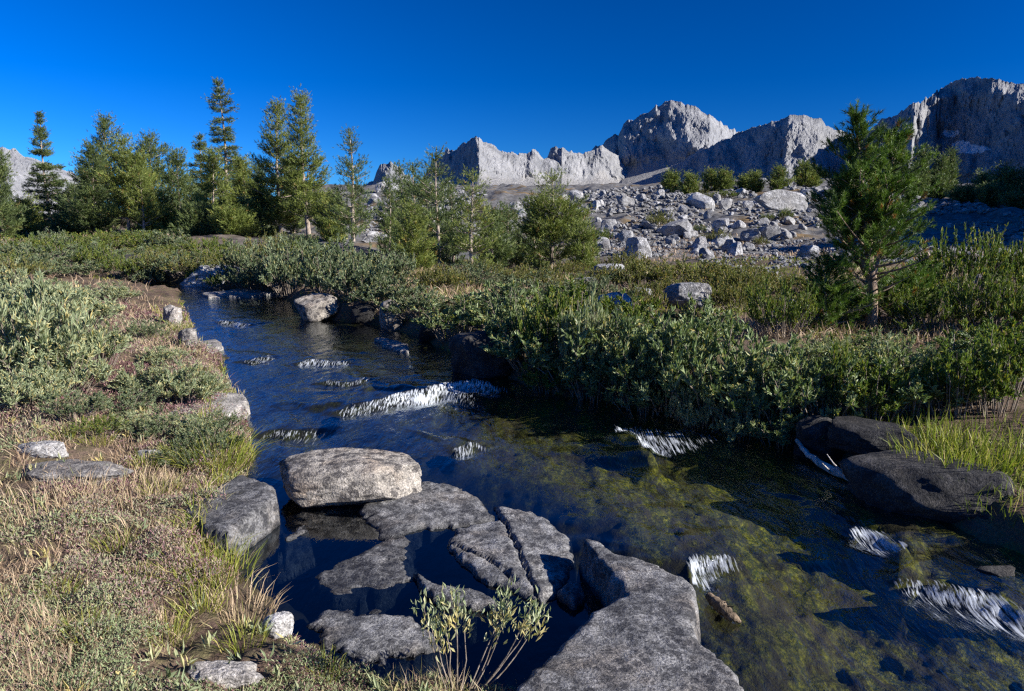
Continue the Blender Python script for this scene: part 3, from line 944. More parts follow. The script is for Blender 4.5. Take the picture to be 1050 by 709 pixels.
def slab(poly, label, top=0.04, seed=1, mat='slab', st=0.014, edge=0.055, tilt=(-0.023, 0.035), dome=0.014, cracks=(), rough=0.45, depth=0.22, name='rock_slab', jag=1.0, group=None, base=None, grow=1.04):
    pts = np.array([on_water(x, y, top if base is None else base) for x, y in poly])
    P2 = pts[:, :2]
    c = P2.mean(0)
    P2 = c + (P2 - c) * grow
    zt = pts[:, 2].mean()
    lo, hi = P2.min(0) - depth * 0.5, P2.max(0) + depth * 0.5
    X, Y = np.meshgrid(np.arange(lo[0], hi[0], st), np.arange(lo[1], hi[1], st), indexing='ij')
    P = np.stack([X.ravel(), Y.ravel()], -1)
    x, y = P[:, 0], P[:, 1]
    d = sdist(P, P2) + jag * (0.022 * fbm(x * 7, y * 7, seed, 4, seed) + 0.010 * fbm(x * 26, y * 26, seed, 3, seed + 1))
    z = zt + tilt[0] * (x - c[0]) + tilt[1] * (y - c[1])
    z = z + dome * (1 - np.exp(-np.maximum(d, 0) / 0.15))
    z = z - edge * 0.45 * np.clip(1 - d / edge, 0, 1) ** 2 * (d > 0) - (d <= 0) * (edge * 0.45 - d * 8.0)
    rr = fbm(x * 5, y * 5, seed, 4, seed + 4, 0.55, True) * 0.010 + fbm(x * 2, y * 2, seed, 3, seed + 5) * 0.016 + fbm(x * 22, y * 22, seed, 4, seed + 6, 0.65) * 0.006
    z = z + rr * rough
    for cr in cracks:
        cp = np.array([on_water(a, b, top)[:2] for a, b in cr])
        dd, _, _ = seg_dist(P + 0.012 * np.stack([fbm(x * 12, y * 12, 1, 3, 5), fbm(x * 12, y * 12, 2, 3, 6)], -1), cp, False)
        z = z - 0.035 * np.exp(-(dd / 0.011) ** 2) + 0.006 * np.exp(-(dd / 0.05) ** 2)
    zmin = zt - depth
    keep = (z > zmin).reshape(X.shape)
    z = np.maximum(z, zmin)
    k2 = keep.copy()
    k2[:-1] |= keep[1:]; k2[1:] |= keep[:-1]; k2[:, :-1] |= keep[:, 1:]; k2[:, 1:] |= keep[:, :-1]
    cell = k2[:-1, :-1] & k2[1:, :-1] & k2[1:, 1:] & k2[:-1, 1:]
    used = np.zeros(X.shape, bool)
    for a, b in ((0, 0), (1, 0), (1, 1), (0, 1)):
        used[a:a + cell.shape[0], b:b + cell.shape[1]] |= cell
    idx = np.full(X.shape, -1)
    nu = used.sum()
    idx[used] = np.arange(nu)
    V = np.stack([x[used.ravel()], y[used.ravel()], z[used.ravel()]], -1)
    i, j = np.where(cell)
    Q = np.stack([idx[i, j], idx[i + 1, j], idx[i + 1, j + 1], idx[i, j + 1]], -1)
    Vb = V.copy(); Vb[:, 2] = zmin - 0.01            # a flat underside makes it solid
    # only what shows needs the underside: join it along the rim by keeping it just under the skirt
    o0 = np.array([c[0], c[1], zt])
    me = make_mesh(name, np.concatenate([V, Vb]) - o0, np.concatenate([Q, Q[:, ::-1] + nu]), None, M[mat], None, True)
    return tag(link(name, me, None, o0), label, 'rock', group)

# foreground rocks of the stream
boulder(351, 521, 163, 46, 'large pale speckled boulder sitting in the still pool', 'boulder', 204, 0.62, 6, 0.25, 0.25, 0.75, 0.035, 10, (0.02, 0.10), water=True, cutdist=(0.7, 0.95))
slab([(369, 525), (396, 547), (414, 550), (425, 542), (455, 537), (485, 535), (505, 532), (490, 513), (464, 500), (443, 497), (422, 492), (400, 495), (385, 508)],
     'dark flat slab touching the right end of the pale boulder', 0.014, 3, jag=1.7, grow=1.08)
slab([(319, 587), (337, 581), (357, 572), (390, 556), (411, 554), (419, 572), (416, 593), (396, 602), (375, 605), (345, 608), (331, 599)],
     'low dark slab alone in the pool below the pale boulder', 0.010, 7, jag=1.8, grow=1.1)
slab([(506, 519), (537, 523), (562, 533), (579, 550), (585, 575), (568, 603), (553, 614), (540, 606), (526, 599), (496, 590), (476, 572), (458, 554), (467, 540), (490, 537), (507, 534)],
     'broad cracked slab with a long fissure, left of the narrow channel', 0.03, 12, cracks=[[(512, 528), (525, 552), (537, 580), (552, 612)], [(462, 556), (480, 566), (505, 578), (530, 596)]], grow=1.06)
slab([(420, 584), (434, 587), (449, 597), (477, 603), (506, 614), (504, 622), (471, 617), (443, 614), (428, 597)],
     'thin wet rib of rock curving below the cracked slab', 0.03, 15, edge=0.03, dome=0.01)
slab([(317, 640), (337, 626), (357, 623), (394, 627), (423, 631), (443, 648), (446, 662), (414, 672), (380, 680), (350, 674), (328, 656)],
     'dark rippled slab behind the heath at the bottom edge', 0.016, 19, jag=1.8, grow=1.1)
slab([(585, 594), (594, 598), (597, 607), (589, 614), (573, 604)], 'small loose stone in the narrow channel between two slabs', 0.05, 23, edge=0.04, st=0.009, jag=0.6)
slab([(598, 549), (611, 550), (635, 564), (654, 566), (676, 579), (704, 590), (710, 609), (706, 628), (706, 642), (721, 659), (738, 681), (752, 697), (790, 760), (640, 800), (520, 760), (530, 712), (554, 683), (578, 659), (602, 638), (623, 616), (639, 608), (621, 577)],
     'largest dark slab running off the bottom edge, with a narrow arm upstream', 0.20, 27, edge=0.035, depth=0.42, tilt=(-0.01, 0.0), jag=0.7)
slab([(186, 521), (215, 501), (246, 486), (262, 489), (281, 498), (282, 511), (255, 531), (234, 545), (212, 540)],
     'angular flat topped rock at the left bank beside the pool', 0.15, 31, 'slab', edge=0.035, depth=0.36, tilt=(0.02, 0.02), jag=0.6)
slab([(168, 418), (190, 408), (225, 402), (250, 404), (252, 412), (235, 424), (205, 432), (180, 430)], 'flat brown rock jutting into the water from the left bank below the pale bush', 0.13, 35, 'bankrock', 0.018, 0.03, depth=0.34, jag=0.6)
slab([(196, 350), (222, 348), (228, 355), (210, 364), (196, 362)], 'small grey rock at the waterline behind the pale bush', 0.06, 37, 'bankrock', 0.02, 0.04, depth=0.3)
slab([(252, 296), (205, 301), (215, 304), (258, 303), (285, 300)], 'low pale rock barely awash at the upstream end', 0.03, 39, 'bankrock', 0.03, 0.04)
slab([(384, 347), (400, 347), (418, 353), (420, 361), (405, 358), (392, 352)], 'low pale rock awash near the far bank', 0.03, 43, 'bankrock', 0.02, 0.03)
slab([(300, 540), (312, 536), (318, 543), (300, 553), (286, 556)], 'small wet rock breaking the surface below the pale boulder', 0.012, 45, 'slab', 0.01, 0.03, dome=0.01)
# left bank
LB = [(191, 357, 20, 20, 'rounded tan boulder at the left waterline', 51), (174, 333, 18, 20, 'pale upright boulder behind the rounded tan one', 52),
      (279, 655, 40, 24, 'white stone in the grass at the pool corner', 53)]
for a, b, c, d, l, s in LB:
    boulder(a, b, c, d, l, 'whitestone' if s == 53 else 'bankrock', s, 0.8, 5, 0.35, s * 0.7, 0.5, 0.08, 12)
for a, b, c, d, l, s in [(37, 470, 58, 15, 'flat white stone at the left edge among red heath', 54), (151, 472, 30, 10, 'small flat white stone in the heath of the left bank', 55),
                         (62, 496, 130, 14, 'long flat grey stone half buried in the dry grass', 56), (225, 702, 90, 12, 'flat stone half buried at the bottom edge', 57),
                         (330, 634, 20, 8, 'small flat stone lying under the heath', 58)][:4]:
    boulder(a, b, c, d, l, 'bankrock' if s in (56, 57) else 'whitestone', s, 0.5, 5, 0.7, 0.3, 0.6, 0.10, 12)
# far end and far bank
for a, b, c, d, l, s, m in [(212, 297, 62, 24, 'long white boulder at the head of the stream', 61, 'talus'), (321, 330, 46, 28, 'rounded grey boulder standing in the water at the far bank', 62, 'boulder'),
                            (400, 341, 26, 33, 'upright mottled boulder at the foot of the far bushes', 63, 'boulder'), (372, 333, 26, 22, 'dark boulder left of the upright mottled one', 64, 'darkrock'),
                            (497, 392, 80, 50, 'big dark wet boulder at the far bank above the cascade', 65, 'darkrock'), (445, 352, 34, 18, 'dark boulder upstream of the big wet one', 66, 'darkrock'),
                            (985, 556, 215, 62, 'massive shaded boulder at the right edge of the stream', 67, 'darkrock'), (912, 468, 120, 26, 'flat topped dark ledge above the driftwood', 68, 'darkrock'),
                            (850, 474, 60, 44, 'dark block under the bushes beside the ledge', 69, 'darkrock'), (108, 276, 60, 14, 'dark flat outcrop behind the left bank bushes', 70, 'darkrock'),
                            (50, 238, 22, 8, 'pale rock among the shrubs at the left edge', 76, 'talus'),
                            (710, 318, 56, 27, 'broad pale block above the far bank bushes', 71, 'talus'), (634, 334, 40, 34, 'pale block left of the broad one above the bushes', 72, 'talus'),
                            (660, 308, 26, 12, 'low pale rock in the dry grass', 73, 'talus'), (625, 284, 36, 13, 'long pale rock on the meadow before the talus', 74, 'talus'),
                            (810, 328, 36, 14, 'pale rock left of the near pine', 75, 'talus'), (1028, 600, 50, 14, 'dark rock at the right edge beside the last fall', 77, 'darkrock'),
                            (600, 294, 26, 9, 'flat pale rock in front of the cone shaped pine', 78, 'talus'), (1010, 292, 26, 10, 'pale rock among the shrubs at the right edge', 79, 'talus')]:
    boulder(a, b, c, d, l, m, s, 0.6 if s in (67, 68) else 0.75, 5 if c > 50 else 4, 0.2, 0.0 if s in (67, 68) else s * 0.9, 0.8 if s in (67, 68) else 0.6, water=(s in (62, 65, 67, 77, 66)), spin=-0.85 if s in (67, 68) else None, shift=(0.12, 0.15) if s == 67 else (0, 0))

# talus
rng = np.random.default_rng(5)
TAL = [(654, 264, 38, 24), (697, 243, 34, 19), (720, 213, 28, 17), (800, 216, 60, 24), (641, 211, 18, 11), (772, 248, 26, 14), (790, 246, 24, 16), (612, 216, 14, 12), (627, 237, 20, 14),
       (737, 250, 24, 10), (705, 245, 12, 8), (668, 235, 18, 9), (528, 218, 16, 12), (535, 222, 12, 9), (878, 214, 20, 9), (915, 205, 18, 9), (995, 180, 22, 11), (930, 250, 20, 8), (740, 240, 18, 8), (760, 200, 12, 8)]
def talus_label(i):
    return ['angular pale boulder standing lowest at the foot of the talus', 'squat boulder in the middle of the talus with a bright top', 'square bright boulder near the top of the talus', 'broad flat boulder high on the talus left of the near pine'][i]
variants = [rock_mesh('talus_boulder', 300 + i, 3, M['talus'], 10, 0.5, 0.05, (1, 1, 1), False, (0.5, 0.85)) for i in range(10)]
TALUS_POLY = np.array([(470, 252), (520, 215), (560, 205), (600, 197), (690, 192), (760, 188), (850, 186), (920, 196), (1050, 205), (1050, 275), (960, 272), (880, 268), (840, 290), (760, 285), (700, 262), (640, 268), (590, 258)], float)
TALUS2 = np.array([(372, 250), (378, 200), (395, 186), (440, 183), (500, 200), (470, 235), (440, 256)], float)
placed = []
def put_talus(px, py, w, h, label, group):
    p = hit(px, py, 300)
    if p is None:
        return None
    s = p[1] / F
    me = variants[int(rng.integers(len(variants)))]
    W = w * s * 0.5
    o = link('talus_boulder', me, None, (p[0], p[1] + W * 0.5, p[2] + h * s * 0.32), (rng.uniform(-.3, .3), rng.uniform(-.3, .3), rng.uniform(0, 6.28)), (W * rng.uniform(1.05, 1.2), W * rng.uniform(0.8, 1.2), h * s * 0.62))
    return tag(o, label, 'boulder', group)
GT = 'boulders strewn over the talus slope'
LT = 'grey angular granite boulder lying on the talus slope below the peaks'
for i, (a, b, c, d) in enumerate(TAL):
    put_talus(a, b, c, d, talus_label(i) if i < 4 else LT, GT)
n = 0
while n < 275:
    px, py = rng.uniform(370, 1050), rng.uniform(183, 290)
    q = np.array([[px, py]])
    i2 = inside(q, TALUS2)[0]
    if not (inside(q, TALUS_POLY)[0] or i2):
        continue
    w = 6 + 16 * rng.random() ** 2.0
    w *= 0.75 if i2 else (0.6 + 0.5 * (py - 185) / 90)
    if px > 900 and rng.random() < 0.5:
        continue
    if put_talus(px, py, w, w * rng.uniform(0.45, 0.85), LT, GT) is not None:
        n += 1
# the smaller rubble, past counting, is one mass
def rubble():
    U, T = ico(1)
    S = Soup()
    k = 0
    while k < 12500:
        px, py = (rng.uniform(370, 1050), rng.uniform(183, 290)) if k < 9500 else (rng.uniform(850, 1055), rng.uniform(205, 275))
        q = np.array([[px, py]])
        if not (inside(q, TALUS_POLY)[0] or inside(q, TALUS2)[0]):
            continue
        if vnoise(px / 28, py / 9, 0, 5) < -0.25:
            continue
        d = ray(px, py)
        cand.append((px, py)); k += 1
cand = []
rubble()
def rubble_mesh():
    U, T = ico(1)
    S = Soup()
    C = np.array(cand)
    # march all rays at once
    v = (CY - C[:, 1]) / F
    d = np.stack([(C[:, 0] - CX) / F, math.cos(PITCH) + math.sin(PITCH) * v, -math.sin(PITCH) + math.cos(PITCH) * v], -1)
    t = np.exp(np.linspace(math.log(12), math.log(260), 400))
    done = np.zeros(len(C), bool)
    pos = np.zeros((len(C), 3))
    for tt in t:
        P = d * tt
        z = terrain(P[:, 0], P[:, 1])
        h = (~done) & (HC + P[:, 2] < z)
        pos[h] = np.stack([P[h, 0], P[h, 1], z[h]], -1)
        done |= h
    for p in pos[done]:
        s = p[1] / F
        w = (1.4 + 4.2 * rng.random() ** 2) * s * 0.6
        a = rng.uniform(0, 6.28)
        V = U * (1 + 0.28 * rng.normal(size=(len(U), 1)))
        V = V * np.array([w, w * rng.uniform(.6, 1.1), w * rng.uniform(0.4, 0.8)])
        V = np.stack([V[:, 0] * math.cos(a) - V[:, 1] * math.sin(a), V[:, 0] * math.sin(a) + V[:, 1] * math.cos(a), V[:, 2]], -1)
        S.add(V + p + np.array([0, 0, w * 0.25]), T=T)
    tag(link('talus_rubble', S.mesh('talus_rubble', M['talus'])), 'loose grey granite rubble covering the talus slope', 'rubble', kind='stuff')
rubble_mesh()

# ---------------------------------------------------------------- pines
def pine(label, px, D, top_py, wpx, style='pine', seed=1, mat='needle', h0=0.12, limbs=90, per=26, needle=0.22, k=12, nw=0.016, lean=(0, 0), group=None, trunk_w=1.0, bare=0, base=None, name='pine_tree', cat='tree', tops=(), px_top=None, bark='bark', droop=None, power=0.75, clump=5, whorls=24):
    rng = np.random.default_rng(seed)
    x = x_at(px, D)
    z = float(terrain([x], [D])[0])
    H = float(z_at(top_py, D)) - z
    rad = wpx * 0.5 * D / F * ((1.25 if style == 'fir' else 1.08) if D > 15 else 1.0)
    if px_top is not None:
        lean = (x_at(px_top, D) - x, 0)
    root = link(name, None, None, (x, D, z - 0.03))
    tag(root, label, cat, group)
    tr, cr = Soup(), Soup()
    def trunk_pt(t):
        t = np.asarray(t, float)
        wob = 0.012 * H
        return np.stack([lean[0] * t ** 1.3 + wob * np.sin(t * 5 + seed), lean[1] * t + wob * np.cos(t * 4 + seed * 2), H * t * 0.985], -1)
    ts = np.linspace(0, 1, 14)
    rb = (0.012 * H + 0.02) * trunk_w
    tr.tube(trunk_pt(ts), rb * (1 - ts) ** 0.85 + 0.006, 8)
    stems = [(trunk_pt, 1.0, h0)]
    for (ox, hf) in tops:                   # a second leader
        def tp(t, ox=ox, hf=hf):
            t = np.asarray(t, float)
            b = trunk_pt(0.25)
            e = np.array([ox * D / F, 0.1 * rad, H * hf])
            return b + (e - b) * t[..., None] + np.array([ox * D / F, 0, 0]) * (np.sin(t * 3.14) * 0.25)[..., None]
        tr.tube(tp(ts), rb * 0.6 * (1 - ts) ** 0.85 + 0.006, 6)
        stems.append((tp, hf, 0.15))
    for stp, hf, hh in stems:
        nl = int(limbs * (1 if hf == 1.0 else 0.55))
        tt = hh + (1 - hh) * (np.arange(nl) + rng.random(nl)) / nl
        az = np.arange(nl) * 2.4 + rng.normal(size=nl) * 0.5
        if D > 15:                          # limbs stand in whorls with gaps between
            nw_ = max(7, int(np.clip(H * 2.3, 9, whorls) * (1 - hh) * hf))
            nl = nw_ * 5
            wi = np.arange(nl) // 5
            tt = hh + (1 - hh) * np.clip(((wi + rng.normal(size=nw_)[wi] * 0.18 + rng.normal(size=nl) * 0.10) / nw_), 0, 0.995)
            az = (np.arange(nl) % 5) * 1.257 + (rng.random(nw_) * 6.28)[wi] + rng.normal(size=nl) * 0.25
        u = (tt - hh) / (1 - hh)
        if style == 'fir':
            prof = (1 - u) ** (power + 0.15) * 0.97 + 0.03
            layer = 0.72 + 0.4 * rng.random(nl)
        elif style == 'oval':
            prof = np.sqrt(np.clip(1 - (1.15 * u - 0.25) ** 2, 0.02, 1)) * (1 - 0.45 * u)
            layer = 0.75 + 0.35 * rng.random(nl)
        else:
            prof = np.minimum(1, 0.6 + u * 2.2) * ((1 - u) ** 0.85 * 1.1 if D > 15 else (1 - u ** 1.35) ** (power + 0.2)) * 0.97 + 0.03
            layer = 0.68 + 0.42 * rng.random(nl)
        # patchy sectors give an uneven outline and gaps
        gap = 0.8 + (0.6 if D > 15 else 0.95) * vnoise(np.cos(az) * 1.3, np.sin(az) * 1.3, u * 5 + seed, seed)
        ln = rad * prof * layer * gap * (1 if hf == 1.0 else 0.7) * (sstep(1.02, 0.80, u) * 0.9 + 0.1 if D > 15 else 1)
        for i in range(nl):
            L = max(ln[i], 0.03 * rad)
            if style == 'fir':
                pit = (0.12 if droop is None else droop) + 0.7 * u[i] ** 3 + rng.normal() * 0.07
                curl = -0.12 if u[i] < 0.7 else 0.1
            else:
                pit = 0.02 + (0.3 if D > 15 else 0.45) * u[i] + rng.normal() * 0.12
                curl = 0.3
            s = np.linspace(0, 1, 5)
            hd = np.array([math.cos(az[i]), math.sin(az[i]), 0])
            path = stp(tt[i])[None, :] + hd[None, :] * (L * s)[:, None]
            path[:, 2] += L * (pit * s + curl * s * s)
            path[:, :2] += (rng.normal(size=2) * 0.10 * L)[None, :] * (s ** 2)[:, None]
            dead = tt[i] < bare or (style != 'fir' and rng.random() < 0.06)
            tr.tube(path, rb * 0.22 * (L / max(rad, .01)) ** 0.5 * (1 - 0.8 * s) + 0.003 * D / 12, 4)
            if tt[i] < bare and rng.random() < 0.75:
                continue
            g = 3 if style == 'fir' else clump
            m = max(2, int(per * (3.2 if D > 15 and D < 35 else 3.4 if style == 'fir' else 3.9 if D > 15 else 1.1) * (0.3 + 0.7 * L / rad) / g))
            q = 0.22 + 0.8 * rng.random(m) ** 0.7
            base_p = np.stack([np.interp(q, s, path[:, c]) for c in range(3)], -1)
            tang = path[-1] - path[1]
            tang /= np.linalg.norm(tang) + 1e-9
            side = np.cross(tang, [0, 0, 1.0])
            side /= np.linalg.norm(side) + 1e-9
            sp = L * (0.20 if D > 15 else 0.24) * (1.05 - q * 0.7)
            lat = rng.normal(size=m) * sp * 0.8
            base_p = base_p + side[None, :] * lat[:, None]
            up = np.abs(rng.normal(size=m)) * sp * (0.10 if style == 'fir' else 0.3 if D > 15 else 0.45)
            base_p[:, 2] += up
            dr = tang[None, :] * 0.8 + side[None, :] * (np.sign(lat) * 0.6)[:, None] + rng.normal(size=(m, 3)) * 0.25
            dr[:, 2] += 0.05 if style == 'fir' else 0.55
            base_p = np.repeat(base_p, g, 0)
            dr = np.repeat(dr, g, 0)
            m = len(base_p)
            base_p = base_p + dr * (np.tile(np.arange(g), m // g) * needle * 0.42)[:, None] + rng.normal(size=(m, 3)) * needle * 0.3
            tint = np.clip(0.45 + 0.12 * rng.normal(size=m) + np.repeat(0.13 * rng.normal(size=m // g), g) + 0.1 * rng.normal(), 0.0, 0.9)
            tint = np.where(rng.random(m) < 0.02, 1.0, tint)
            cr.tufts(rng, base_p, dr, needle * (0.8 - 0.35 * u[i] if D > 15 else 1), 9 if D > 15 else k, nw * (1.3 - 0.4 * u[i] if D > 15 else 1), tint, 0.6)
        # leader
        m = 14
        q = np.linspace(0.9, 1.0, m)
        dr = np.tile([0, 0, 1.0], (m, 1)) + rng.normal(size=(m, 3)) * 0.25
        cr.tufts(rng, stp(q), dr, needle * (0.55 if D > 15 else 1), k, nw, 0.5, 0.3)
    link('trunk', tr.mesh('trunk', M[bark], True), root)
    link('crown', cr.mesh('crown', M[mat]), root)
    return root

GP = 'pines of the left grove'
pine('lone dark spire shaped fir at the far left of the grove', 53, 66, 112, 44, 'fir', 1, 'needle', 0.06, 130, 26, 0.32, 12, 0.03, group=GP)
pine('pine cut by the left edge of the view', 3, 50, 152, 44, 'pine', 2, 'needle', 0.05, 90, 26, 0.28, 12, 0.026, group=GP)
pine('pointed dark pine above the broad clump, second spire from the left', 116, 62, 117, 62, 'pine', 3, 'needle', 0.08, 130, 28, 0.30, 12, 0.028, group=GP)
pine('broad full pine at the left side of the clump', 100, 57, 146, 54, 'pine', 4, 'needle', 0.05, 120, 28, 0.30, 12, 0.028, group=GP)
pine('light green round topped pine with bare white stems below', 134, 52, 140, 52, 'oval', 5, 'needle_light', 0.22, 110, 26, 0.26, 12, 0.024, group=GP, bare=0.12, tops=((12, 0.85),))
pine('thin leaning pine with pale stem right of the light green one', 147, 50, 170, 34, 'pine', 6, 'needle_light', 0.25, 70, 22, 0.25, 12, 0.022, group=GP, bare=0.28, px_top=150)
pine('pine with a tufted top on a bare upper stem', 161, 58, 137, 30, 'oval', 7, 'needle', 0.45, 50, 24, 0.28, 12, 0.024, group=GP)
pine('dark bushy pine in the middle of the grove', 187, 54, 151, 46, 'pine', 8, 'needle', 0.02, 110, 28, 0.28, 12, 0.026, group=GP)
pine('narrow topped pine just left of the tallest tree', 211, 62, 135, 34, 'fir', 9, 'needle', 0.10, 100, 24, 0.28, 12, 0.026, group=GP)
pine('mid green bushy pine at the foot of the tallest tree', 222, 51, 154, 44, 'pine', 10, 'needle_light', 0.06, 100, 26, 0.26, 12, 0.024, group=GP)
pine('tallest dark tree of the grove with level layered branches', 236, 58, 77, 50, 'fir', 11, 'needle', 0.16, 130, 24, 0.30, 12, 0.026, px_top=232, group=GP, droop=-0.02, power=0.6)
pine('pine with a brownish crown right of the tallest tree', 253, 53, 160, 38, 'pine', 12, 'needle_light', 0.05, 90, 26, 0.26, 12, 0.024, group=GP)
pine('dark low pine between the tallest tree and the pair', 268, 48, 178, 44, 'pine', 13, 'needle', 0.0, 100, 26, 0.25, 12, 0.024, group=GP)
pine('left one of the pair of tall sunlit pines', 287, 48, 101, 56, 'pine', 14, 'needle_light', 0.10, 150, 28, 0.25, 12, 0.022, group=GP, px_top=291)
pine('right one of the pair of tall sunlit pines with a bare lower trunk', 316, 46, 94, 54, 'pine', 15, 'needle_light', 0.16, 150, 28, 0.25, 12, 0.022, group=GP, bare=0.12, px_top=313, trunk_w=1.2)
pine('short bushy pine at the foot of the sunlit pair', 342, 44, 198, 38, 'pine', 16, 'needle_light', 0.0, 80, 26, 0.22, 12, 0.022, group=GP)
pine('sparse pine with bare side branches apart from the grove', 364, 40, 129, 40, 'pine', 17, 'needle', 0.10, 75, 13, 0.22, 12, 0.02, px_top=361, trunk_w=1.2)
for i, (px, top, w_) in enumerate([(78, 172, 40), (92, 158, 40), (148, 165, 36), (172, 168, 40), (200, 160, 36), (244, 150, 40), (268, 150, 40), (338, 185, 36), (303, 150, 40), (28, 190, 40)]):
    pine('dark pine standing behind the front row of the left grove', px, 66 + i % 3 * 3, top + 16, w_, 'pine', 60 + i, 'needle', 0.02, 90, 22, 0.30, 12, 0.028, group='pines behind the front row of the grove')
GM = 'young pines on the far bank'
for i, (px, D_, top, w_) in enumerate([(400, 33, 182, 28), (438, 28, 176, 36), (464, 27, 188, 40), (548, 28, 212, 40), (505, 24, 214, 36)]):
    pine(['slim young pine at the left end of the mid bank cluster', 'young pine close behind the dense pointed one', 'young pine between the dense pointed and the open branched one', 'short dark pine close left of the cone shaped one', 'short pine just right of the open branched one'][i], px, D_, top, w_, 'pine', 80 + i, 'needle', 0.02, 60, 22, 0.17, 12, 0.016, group=GM)
pine('small slim pine left of the mid bank cluster', 412, 34, 163, 26, 'pine', 18, 'needle', 0.05, 60, 22, 0.19, 12, 0.018, group=GM)
pine('small pine between the slim one and the dense pointed one of the mid bank cluster', 426, 31, 166, 34, 'pine', 19, 'needle', 0.05, 60, 22, 0.18, 12, 0.017, group=GM)
pine('dense pointed pine highest in the mid bank cluster', 449, 25, 149, 50, 'pine', 20, 'needle', 0.08, 90, 26, 0.15, 14, 0.013, group=GM)
pine('low wide pine left of the open branched pine', 424, 22, 208, 50, 'pine', 21, 'needle_light', 0.0, 70, 26, 0.14, 14, 0.012, group=GM)
pine('open branched young pine with a thin visible stem', 484, 19, 171, 58, 'pine', 22, 'needle_light', 0.06, 75, 20, 0.12, 14, 0.010, group=GM)
pine('small dark pine behind the open branched one', 520, 30, 210, 42, 'pine', 23, 'needle', 0.0, 60, 24, 0.16, 12, 0.014, group=GM)
pine('cone shaped many stemmed pine on the meadow', 566, 25, 171, 70, 'pine', 24, 'needle_light', 0.0, 110, 28, 0.15, 14, 0.012, group=GM, tops=((-14, 0.72), (16, 0.66)))
pine('low short pine just right of the cone shaped one', 598, 24, 228, 36, 'pine', 25, 'needle_light', 0.0, 70, 26, 0.14, 14, 0.012, group=GM)
pine('crooked pine with a bare pale lower trunk on the near right bank', 897, 9.1, 115, 122, 'pine', 26, 'needle_near', 0.10, 92, 44, 0.062, 26, 0.0055, px_top=872, trunk_w=1.35, bark='bark_near', bare=0.30, tops=((14, 0.92), (-34, 0.7)), power=0.6)
pine('low bushy pine leaning out left of the near pale trunk', 850, 9.2, 268, 100, 'oval', 27, 'needle_near', 0.0, 60, 30, 0.062, 26, 0.0055, group=None)
pine('low sprawling pine bush right of the near pale trunk', 930, 9.6, 290, 100, 'oval', 28, 'needle_near', 0.0, 50, 28, 0.062, 26, 0.0055, group=None)
# dwarf pines on the crest
GK = 'dwarf pines along the top of the talus'
LK = 'dwarf pine growing on the crest of the talus'
kr = np.random.default_rng(9)
for i, (px, D, top, w) in enumerate([(690, 112, 181, 26), (705, 108, 178, 30), (722, 110, 176, 30), (742, 108, 180, 28), (760, 115, 181, 22), (775, 112, 177, 26), (795, 110, 173, 30), (815, 112, 170, 30), (832, 112, 172, 26),
                                     (905, 95, 165, 34), (922, 92, 158, 30), (940, 92, 150, 28), (955, 94, 160, 28), (970, 98, 156, 16), (930, 88, 178, 44), (960, 88, 182, 36),
                                     (1003, 82, 180, 30), (1018, 78, 175, 30), (1034, 76, 172, 28), (1050, 76, 176, 34), (1015, 72, 196, 44), (985, 78, 200, 36), (1040, 68, 205, 44), (900, 86, 190, 30)]):
    lab = LK if px < 850 else ('pointed dwarf pine in the cluster above the shaded slope' if px < 975 else 'dark dwarf pine at the right edge above the shaded slope')
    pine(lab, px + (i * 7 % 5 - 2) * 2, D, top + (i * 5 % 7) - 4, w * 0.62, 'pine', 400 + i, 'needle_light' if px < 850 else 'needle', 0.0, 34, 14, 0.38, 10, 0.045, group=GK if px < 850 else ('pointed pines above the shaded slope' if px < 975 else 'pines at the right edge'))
for i, (px, D, top, w) in enumerate([(90, 90, 190, 12), (28, 60, 205, 30), (75, 58, 222, 40), (165, 52, 215, 40), (205, 48, 215, 40), (240, 46, 220, 44)]):
    pine(['tiny distant pine below the pale ridge', 'low green pine at the left edge of the meadow', 'low spreading pine before the lone spire', 'low dark pine under the tufted top pine', 'low pine under the middle of the grove', 'low pine in front of the tallest tree'][i],
         px, D, top, w, 'oval', 440 + i, 'needle_light' if i % 2 else 'needle', 0.0, 50, 24, 0.28, 12, 0.026)

